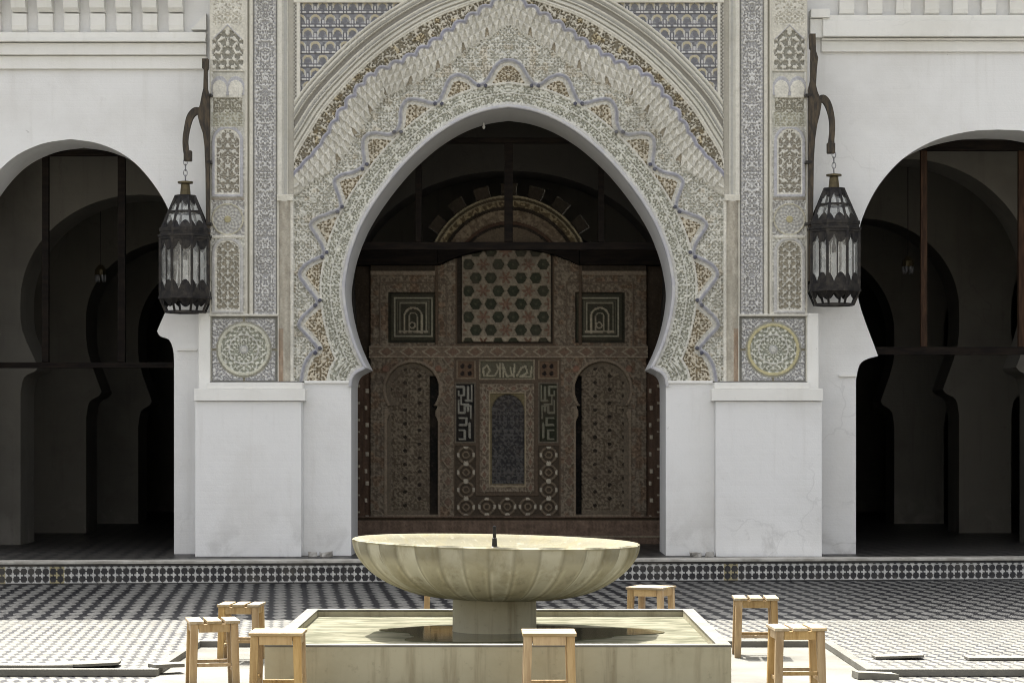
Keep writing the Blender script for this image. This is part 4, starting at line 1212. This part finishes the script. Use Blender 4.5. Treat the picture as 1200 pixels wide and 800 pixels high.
bracket(242, [(237,132,4),(230,132,4.2),(224,139,3.8),(220.5,152,3.2),(218.6,166,3),(219.5,178,3.2),(221.5,184,4)], 'carved wooden bracket holding the left lantern, under the lower cornice', postL)
dyR = -12
postR = [(954,42),(947.5,42),(947.5,58),(949,60),(948.5,96),(946,106),(946,330),(950,330),(952,190),(953.5,165),(956,148),(959,136),(961,124),(959,116),(956.5,110),(954.5,102),(955.5,84),(957,70),(954.5,62)]
bracket(950, [(957,121,4),(963,117,4.2),(969,124,3.8),(973,138,3.2),(974,152,3),(973,166,3.2),(972.5,175,4)], 'carved wooden bracket holding the right lantern, with a taller post', postR)

# small hanging lamps in the dark aisles
def hanging_lamp(px, py, D, ztop, label):
    h = empty('hanging_lamp', (X_(px, D), Y_(D), Z_(py, D)), label, 'hanging lamp', 'small lamps in the aisles')
    m = MB(); m.tube([(0, 0, .12), (0, 0, ztop - Z_(py, D))], .006, 5); m.build('cord', M['metal'], h, keep=False)
    m = MB(); m.lathe([(.03, .13), (.075, .07), (.085, .0)], n=12, cap=False); m.build('shade', M['brass'], h, keep=False)
    m = MB()
    for i in range(6):
        a = 2*PI*i/6; m.lathe([(.004, -.10), (.014, -.07), (.016, -.02), (.014, .0)], c=(.06*math.cos(a), .06*math.sin(a), 0), n=8)
    m.build('glass_tube', M['iron'], h, keep=False)
hanging_lamp(118, 322, 29.4, 6.9, 'small lamp on a long cord inside the left front arch')
hanging_lamp(1064, 312, 29.4, 6.9, 'small lamp on a long cord inside the right front arch')
tag(MB().lathe([(.004, -.045), (.014, -.036), (.018, -.018), (.011, .0), (.008, .03)], c=(X_(567, 25.9), Y_(25.9), Z_(147, 25.9)), n=12).build('light_bulb', M['bulb'], smooth=True), 'bare white bulb fixed under the crown of the portal arch', 'light bulb')

# ================================================================== FOUNTAIN
DB0, DB1 = 14.1, 17.06; BX0, BX1 = -1.573, 1.394; ZT = .282; RW = .085; ZF = .228
basin = empty('fountain_basin', ((BX0+BX1)/2, Y_((DB0+DB1)/2), ZS), 'low square marble basin with stained walls under the fountain bowl', 'basin')
y0, y1 = Y_(DB0), Y_(DB1)
MB().box(BX0, BX1, y0, y0 + RW, ZS + .006, ZT - .013, .004).build('front_wall', M['basin'], basin)
MB().box(BX0, BX1, y1 - RW, y1, ZS + .006, ZT - .013, .004).build('back_wall', M['basin'], basin)
for xa in (BX0, BX1 - RW):
    MB().box(xa, xa + RW, y0 + RW + .001, y1 - RW - .001, ZS + .006, ZT - .013, .004).build('side_wall', M['basin'], basin)
m = MB(); e = .003
m.box(BX0 - e, BX1 + e, y0 - e, y0 + RW + e, ZT - .012, ZT, .004); m.box(BX0 - e, BX1 + e, y1 - RW - e, y1 + e, ZT - .012, ZT, .004)
for xa in (BX0, BX1 - RW): m.box(xa - e, xa + RW + e, y0 + RW + e + .002, y1 - RW - e - .002, ZT - .012, ZT, .004)
m.build('rim', M['marble_slab'], basin)
MB().box(BX0 + RW + .001, BX1 - RW - .001, y0 + RW + .001, y1 - RW - .001, ZS + .01, ZF).build('basin_floor', M['basin_floor'], basin)
# puddle
BCX, BCY = X_(579.5, 15.7), Y_(15.7)
pts = []
for i in range(90):
    a = 2*PI*i/90
    r = .96 + .12*math.sin(3*a + 1) + .09*math.sin(5*a + .4) + .04*math.sin(11*a + 2)
    x = BCX + .13 + .93*r*math.cos(a); y = BCY - .18 + .70*r*math.sin(a)
    x = min(max(x, BX0 + RW + .05), BX1 - RW - .05); y = min(max(y, y0 + RW + .01), y1 - RW - .2)
    pts.append((x, y))
o = MB().flat(pts, ZF + .001, ZF + .006).build('water', M['water']); tag(o, kind='structure')

bowl = empty('fountain_bowl', (BCX, BCY, ZF), 'big shallow fluted marble bowl on a drum, stained yellow, standing in the basin', 'fountain')
MB().lathe([(.30, .0), (.297, .02), (.295, .235), (.30, .25)], n=48).build('pedestal', M['basin'], bowl, smooth=True, keep=False, angle=40)
bm = bmesh.new(); nth = 288
Rb = 1.013; hb = .385; zb = .236
prof = []
for i in range(22):                                   # outer belly, bottom to lip
    t = i/21; r = .30 + (Rb - .30) * math.sin(t*PI/2)**.92; z = zb + (hb) * (1 - math.cos(t*PI/2)**1.15)
    prof.append((r, z, 1.0))
prof += [(Rb + .004, zb + hb + .012, .35), (Rb - .01, zb + hb + .022, .1), (Rb - .06, zb + hb + .02, .0), (Rb - .10, zb + hb - .01, .0), (Rb - .22, zb + hb - .08, 0), (.5, zb + hb - .15, 0), (.12, zb + hb - .17, 0)]
rings = []; pig = []
frnd = [random.Random(900 + q).random() for q in range(40)]
def flute_colour(ph_, fid, h, fl):
    if fl <= 0.2: return (.15, .14, .10)
    base = np.array((.365, .342, .25)) if ph_ < .52 else np.array((.455, .435, .34))
    if ph_ < .52: base = base * (1 - (.15 + .42*frnd[fid]) * min(1, max(0, (h - .72)/.12)))          # rain stains under the lip
    else: base = base * (1 - .18*frnd[fid + 18] * min(1, max(0, (h - .5)/.3)))
    edge = min(abs(ph_ - .0), abs(ph_ - .52), abs(ph_ - 1.0))
    if edge < .03: base = base * .82
    if .03 <= edge < .085 and h < .62: base = np.minimum(base * 1.22, .6)                              # pale highlight streaks painted along the ridges                                                                # flute edges themselves darker
    base = base * (1 - .35*min(1, max(0, (.16 - h)/.16)))
    return tuple(base)
NF = 18
for r, z, fl in prof:
    ring = []
    for i in range(nth):
        a = 2*PI*i/nth; ph_ = (a*NF/(2*PI) + .13) % 1
        # broad rounded gadroon, then a narrow flat fillet
        if ph_ < .52: g = .018*math.sin(PI*ph_/.52)**.7
        else: g = -.006 - .016*math.sin(PI*(ph_-.52)/.48)**.8
        fid = math.floor(a*NF/(2*PI) + .13) % NF
        amp = fl * min(1, (r - .28)/.3)
        pig.append(flute_colour(ph_, fid, (z - zb)/hb, fl))
        ring.append(bm.verts.new(((r + (g - .012)*amp)*math.cos(a), (r + (g - .012)*amp)*math.sin(a), z)))
    rings.append(ring)
for a, b in zip(rings, rings[1:]):
    for i in range(nth):
        j = (i+1) % nth; bm.faces.new((a[i], a[j], b[j], b[i]))
bm.faces.new(rings[0][::-1]); bm.faces.new(rings[-1])
me = bpy.data.meshes.new('bowl'); bmesh.ops.recalc_face_normals(bm, faces=bm.faces[:]); bm.to_mesh(me); bm.free()
ca = me.color_attributes.new('pigment', 'FLOAT_COLOR', 'POINT'); ca.data.foreach_set('color', np.array([(*c, 1) for c in pig], np.float32).ravel())
me.materials.append(M['bowl']); me.polygons.foreach_set('use_smooth', [True]*len(me.polygons)); me.set_sharp_from_angle(angle=math.radians(38))
bo = link_mesh('bowl', me, bowl, keep=False); bo.rotation_euler = (0, math.radians(1.25), 0)
m = MB(); m.lathe([(Rb - .19, zb + hb - .062), (Rb - .19, zb + hb - .058)], n=64); wo = m.build('water_surface', M['water'], bowl, keep=False); wo.rotation_euler = (0, math.radians(.3), 0)
m = MB(); m.lathe([(.055, zb+hb-.06), (.055, zb+hb-.035), (.02, zb+hb-.02), (.016, zb+hb+.03), (.018, zb+hb+.035), (.012, zb+hb+.04), (.012, zb+hb+.12), (.009, zb+hb+.125)], n=14)
m.build('spout', M['metal'], bowl, keep=False)

# ================================================================== STOOLS
def make_stool(label):
    st = empty('wooden_stool', (0, 0, 0), label, 'stool', 'pine stools around the fountain')
    W, H = .33, .445
    for i, dx in enumerate((-.118, 0, .118)):
        MB().box(dx - .047, dx + .047, -W/2, W/2, H - .02, H, .003).build('slat', M['pine_top'], st, keep=False)
    for sx in (-1, 1):
        for sy in (-1, 1):
            MB().bar((sx*(W/2 - .036), sy*(W/2 - .036), H - .0205), (sx*(W/2 - .024), sy*(W/2 - .024), 0), .05, .05, .003, .046).build('leg', M['pine'], st, keep=False)
    for sy in (-1, 1):
        MB().box(-W/2 + .063, W/2 - .063, sy*(W/2 - .026) - .01, sy*(W/2 - .026) + .01, H - .075, H - .021, .002).build('apron', M['pine'], st, keep=False)
        MB().box(sy*(W/2 - .026) - .01, sy*(W/2 - .026) + .01, -W/2 + .063, W/2 - .063, H - .075, H - .021, .002).build('apron', M['pine'], st, keep=False)
    for sy in (-1, 1):
        MB().box(-W/2 + .055, W/2 - .055, sy*(W/2 - .032) - .009, sy*(W/2 - .032) + .009, .145, .168, .002).build('stretcher', M['pine'], st, keep=False)
    for sx in (-1, 1):
        MB().box(sx*(W/2 - .032) - .009, sx*(W/2 - .032) + .009, -W/2 + .055, W/2 - .055, .105, .128, .002).build('stretcher', M['pine'], st, keep=False)
    return st
STOOLS = [  # photo x of its middle, distance, rotation, label
    (249, 14.6, math.radians(13), 'leftmost pine stool, turned so its right side shows, beside the basin'),
    (283, 16.35, math.radians(-3), 'pine stool with a three slat top behind the leftmost stool'),
    (326, 13.72, math.radians(90), 'pine stool with a plain front edge before the left corner of the basin'),
    (643, 13.7, math.radians(91), 'pine stool standing in front of the basin below the bowl'),
    (763, 17.46, math.radians(66), 'turned pine stool behind the right part of the basin'),
    (519, 17.46, math.radians(2), 'pine stool behind the basin almost hidden by the bowl and drum'),
    (885, 16.65, math.radians(-2), 'pine stool at the right rear corner of the basin'),
    (933, 14.07, math.radians(3), 'rightmost and nearest pine stool on the right of the basin'),
]
base = make_stool(STOOLS[0][3])
for i, (px, D, rz, lab) in enumerate(STOOLS):
    s_ = base if i == 0 else copy_tree(base)
    s_.location = (X_(px, D), Y_(D), ZS + .005 if D < 17.2 else .0095); s_.rotation_euler = (0, 0, rz); s_['label'] = lab; s_.scale = (.94,)*3 if D > 16 and px != 885 else (1, 1, 1)

# ================================================================== LOOSE SLABS, RUBBLE
def slab(px, D, w, d, t, rz, tilt, label, base_z=0.0):
    rnd = random.Random(int(px))
    out = []
    for (x, y) in ((-w/2, -d/2), (w*.1, -d/2), (w/2, -d/2), (w/2, d*.1), (w/2, d/2), (-w*.2, d/2), (-w/2, d/2)):
        out.append((x + rnd.uniform(-.015, .015), y + rnd.uniform(-.02, .02)))
    m = MB(); m.flat(out, 0, t)
    o = m.build('marble_slab', M['marble_slab']); o.location = (X_(px, D), Y_(D), base_z); o.rotation_euler = (tilt[0], tilt[1], rz)
    return tag(o, label, 'slab', 'loose marble slabs on the paving')
slab(25, 15.42, .72, .16, .020, .01, (0, 0), 'long loose marble slab at the left edge of the picture', .005)
slab(98, 15.5, .50, .24, .018, .10, (.0, -.03), 'cracked marble slab lying with its corner lifted, left of the stools', .012)
slab(196, 15.42, .22, .14, .025, .5, (0, 0), 'small broken marble piece at the corner of the raised paving, left', .005)
slab(1052, 16.05, .36, .16, .016, -.04, (0, -.04), 'thin pale marble strip right of the rightmost stool', .012)
slab(1172, 15.95, .48, .14, .018, .03, (0, 0), 'marble slab lying at the right edge of the picture', .005)
slab(1024, 15.10, .28, .12, .045, .16, (0, .06), 'broken grey marble chunk at the corner of the raised paving, right', ZS + .002)
def rubble(px, py, D, n, label):
    m = MB()
    rnd = random.Random(px)
    for i in range(n):
        a = rnd.uniform(.025, .06); x = X_(px, D) + rnd.uniform(-.13, .13); y = Y_(D) + rnd.uniform(-.05, .06)
        v = []
        for (sx, sy, sz) in ((-1,-1,0),(1,-1,0),(1,1,0),(-1,1,0),(-1,-1,1),(1,-1,1),(1,1,1),(-1,1,1)):
            v.append(m.bm.verts.new((x + sx*a*rnd.uniform(.6, 1.2), y + sy*a*rnd.uniform(.5, 1), ZP + .001 + sz*a*rnd.uniform(.6, 1.3))))
        for f in ((0,3,2,1),(4,5,6,7),(0,1,5,4),(1,2,6,5),(2,3,7,6),(3,0,4,7)): m.bm.faces.new([v[i] for i in f])
    return tag(m.build('rubble_pile', M['rubble']), label, 'rubble')
rubble(378, 650, 25.05, 6, 'small pile of broken plaster at the foot of the left portal jamb')
rubble(824, 644, 25.05, 4, 'few lumps of broken plaster at the foot of the right portal jamb')

# unseen wall behind the camera, added for bounce light, browned to dim the interior
for nm, lab, bx in (('courtyard_wall', 'unseen brown wall, added for bounce light, closing the courtyard opposite the portal, behind the photographer', (-19, 19, -42.4, -42)),):
    tag(MB().box(*bx, ZS - .1, 9).build(nm, M['far_wall']), lab, 'wall')
# ================================================================== CAMERA, LIGHT, WORLD
cam = bpy.data.cameras.new('camera'); co_ = bpy.data.objects.new('camera', cam); COL.objects.link(co_)
co_.location = (0, CAMY, EYE); co_.rotation_euler = (math.radians(90), 0, 0)
cam.sensor_width = 36; cam.lens = 36 * F / 1200; cam.shift_y = (HZ - 400) / 1200; cam.clip_end = 500
scene.camera = co_
EL, AZ = math.radians(60), math.radians(-18)          # sun behind the building, a little to the left
sv = Vector((math.sin(AZ)*math.cos(EL), math.cos(AZ)*math.cos(EL), math.sin(EL)))
sl = bpy.data.lights.new('sun', 'SUN'); sl.energy = 3.3; sl.angle = math.radians(.5); sl.color = (1, .965, .90)
so = bpy.data.objects.new('sun', sl); COL.objects.link(so); so.rotation_euler = (-sv).to_track_quat('-Z', 'Y').to_euler(); so.location = (-6, 20, 30)
w = bpy.data.worlds.new('World'); scene.world = w; w.use_nodes = True
nt = w.node_tree; nt.nodes.clear()
sk = nt.nodes.new('ShaderNodeTexSky'); sk.sky_type = 'NISHITA'; sk.sun_disc = False; sk.sun_elevation = EL; sk.air_density = .8; sk.dust_density = 7.0; sk.ozone_density = .6; sk.sun_rotation = AZ
bg = nt.nodes.new('ShaderNodeBackground'); bg.inputs[1].default_value = .15
ow = nt.nodes.new('ShaderNodeOutputWorld'); bw_ = nt.nodes.new('ShaderNodeRGBToBW'); mx_ = nt.nodes.new('ShaderNodeMixRGB'); mx_.inputs[0].default_value = .82
nt.links.new(sk.outputs[0], bw_.inputs[0]); nt.links.new(sk.outputs[0], mx_.inputs[1]); nt.links.new(bw_.outputs[0], mx_.inputs[2])
nt.links.new(mx_.outputs[0], bg.inputs[0]); nt.links.new(bg.outputs[0], ow.inputs[0])
scene.view_settings.view_transform = 'Standard'; scene.view_settings.look = 'None'; scene.view_settings.gamma = 1
scene.view_settings.exposure = 2.06
scene.render.engine = 'CYCLES'
scene.cycles.filter_width = 1.0; scene.cycles.max_bounces = 8; scene.cycles.diffuse_bounces = 3
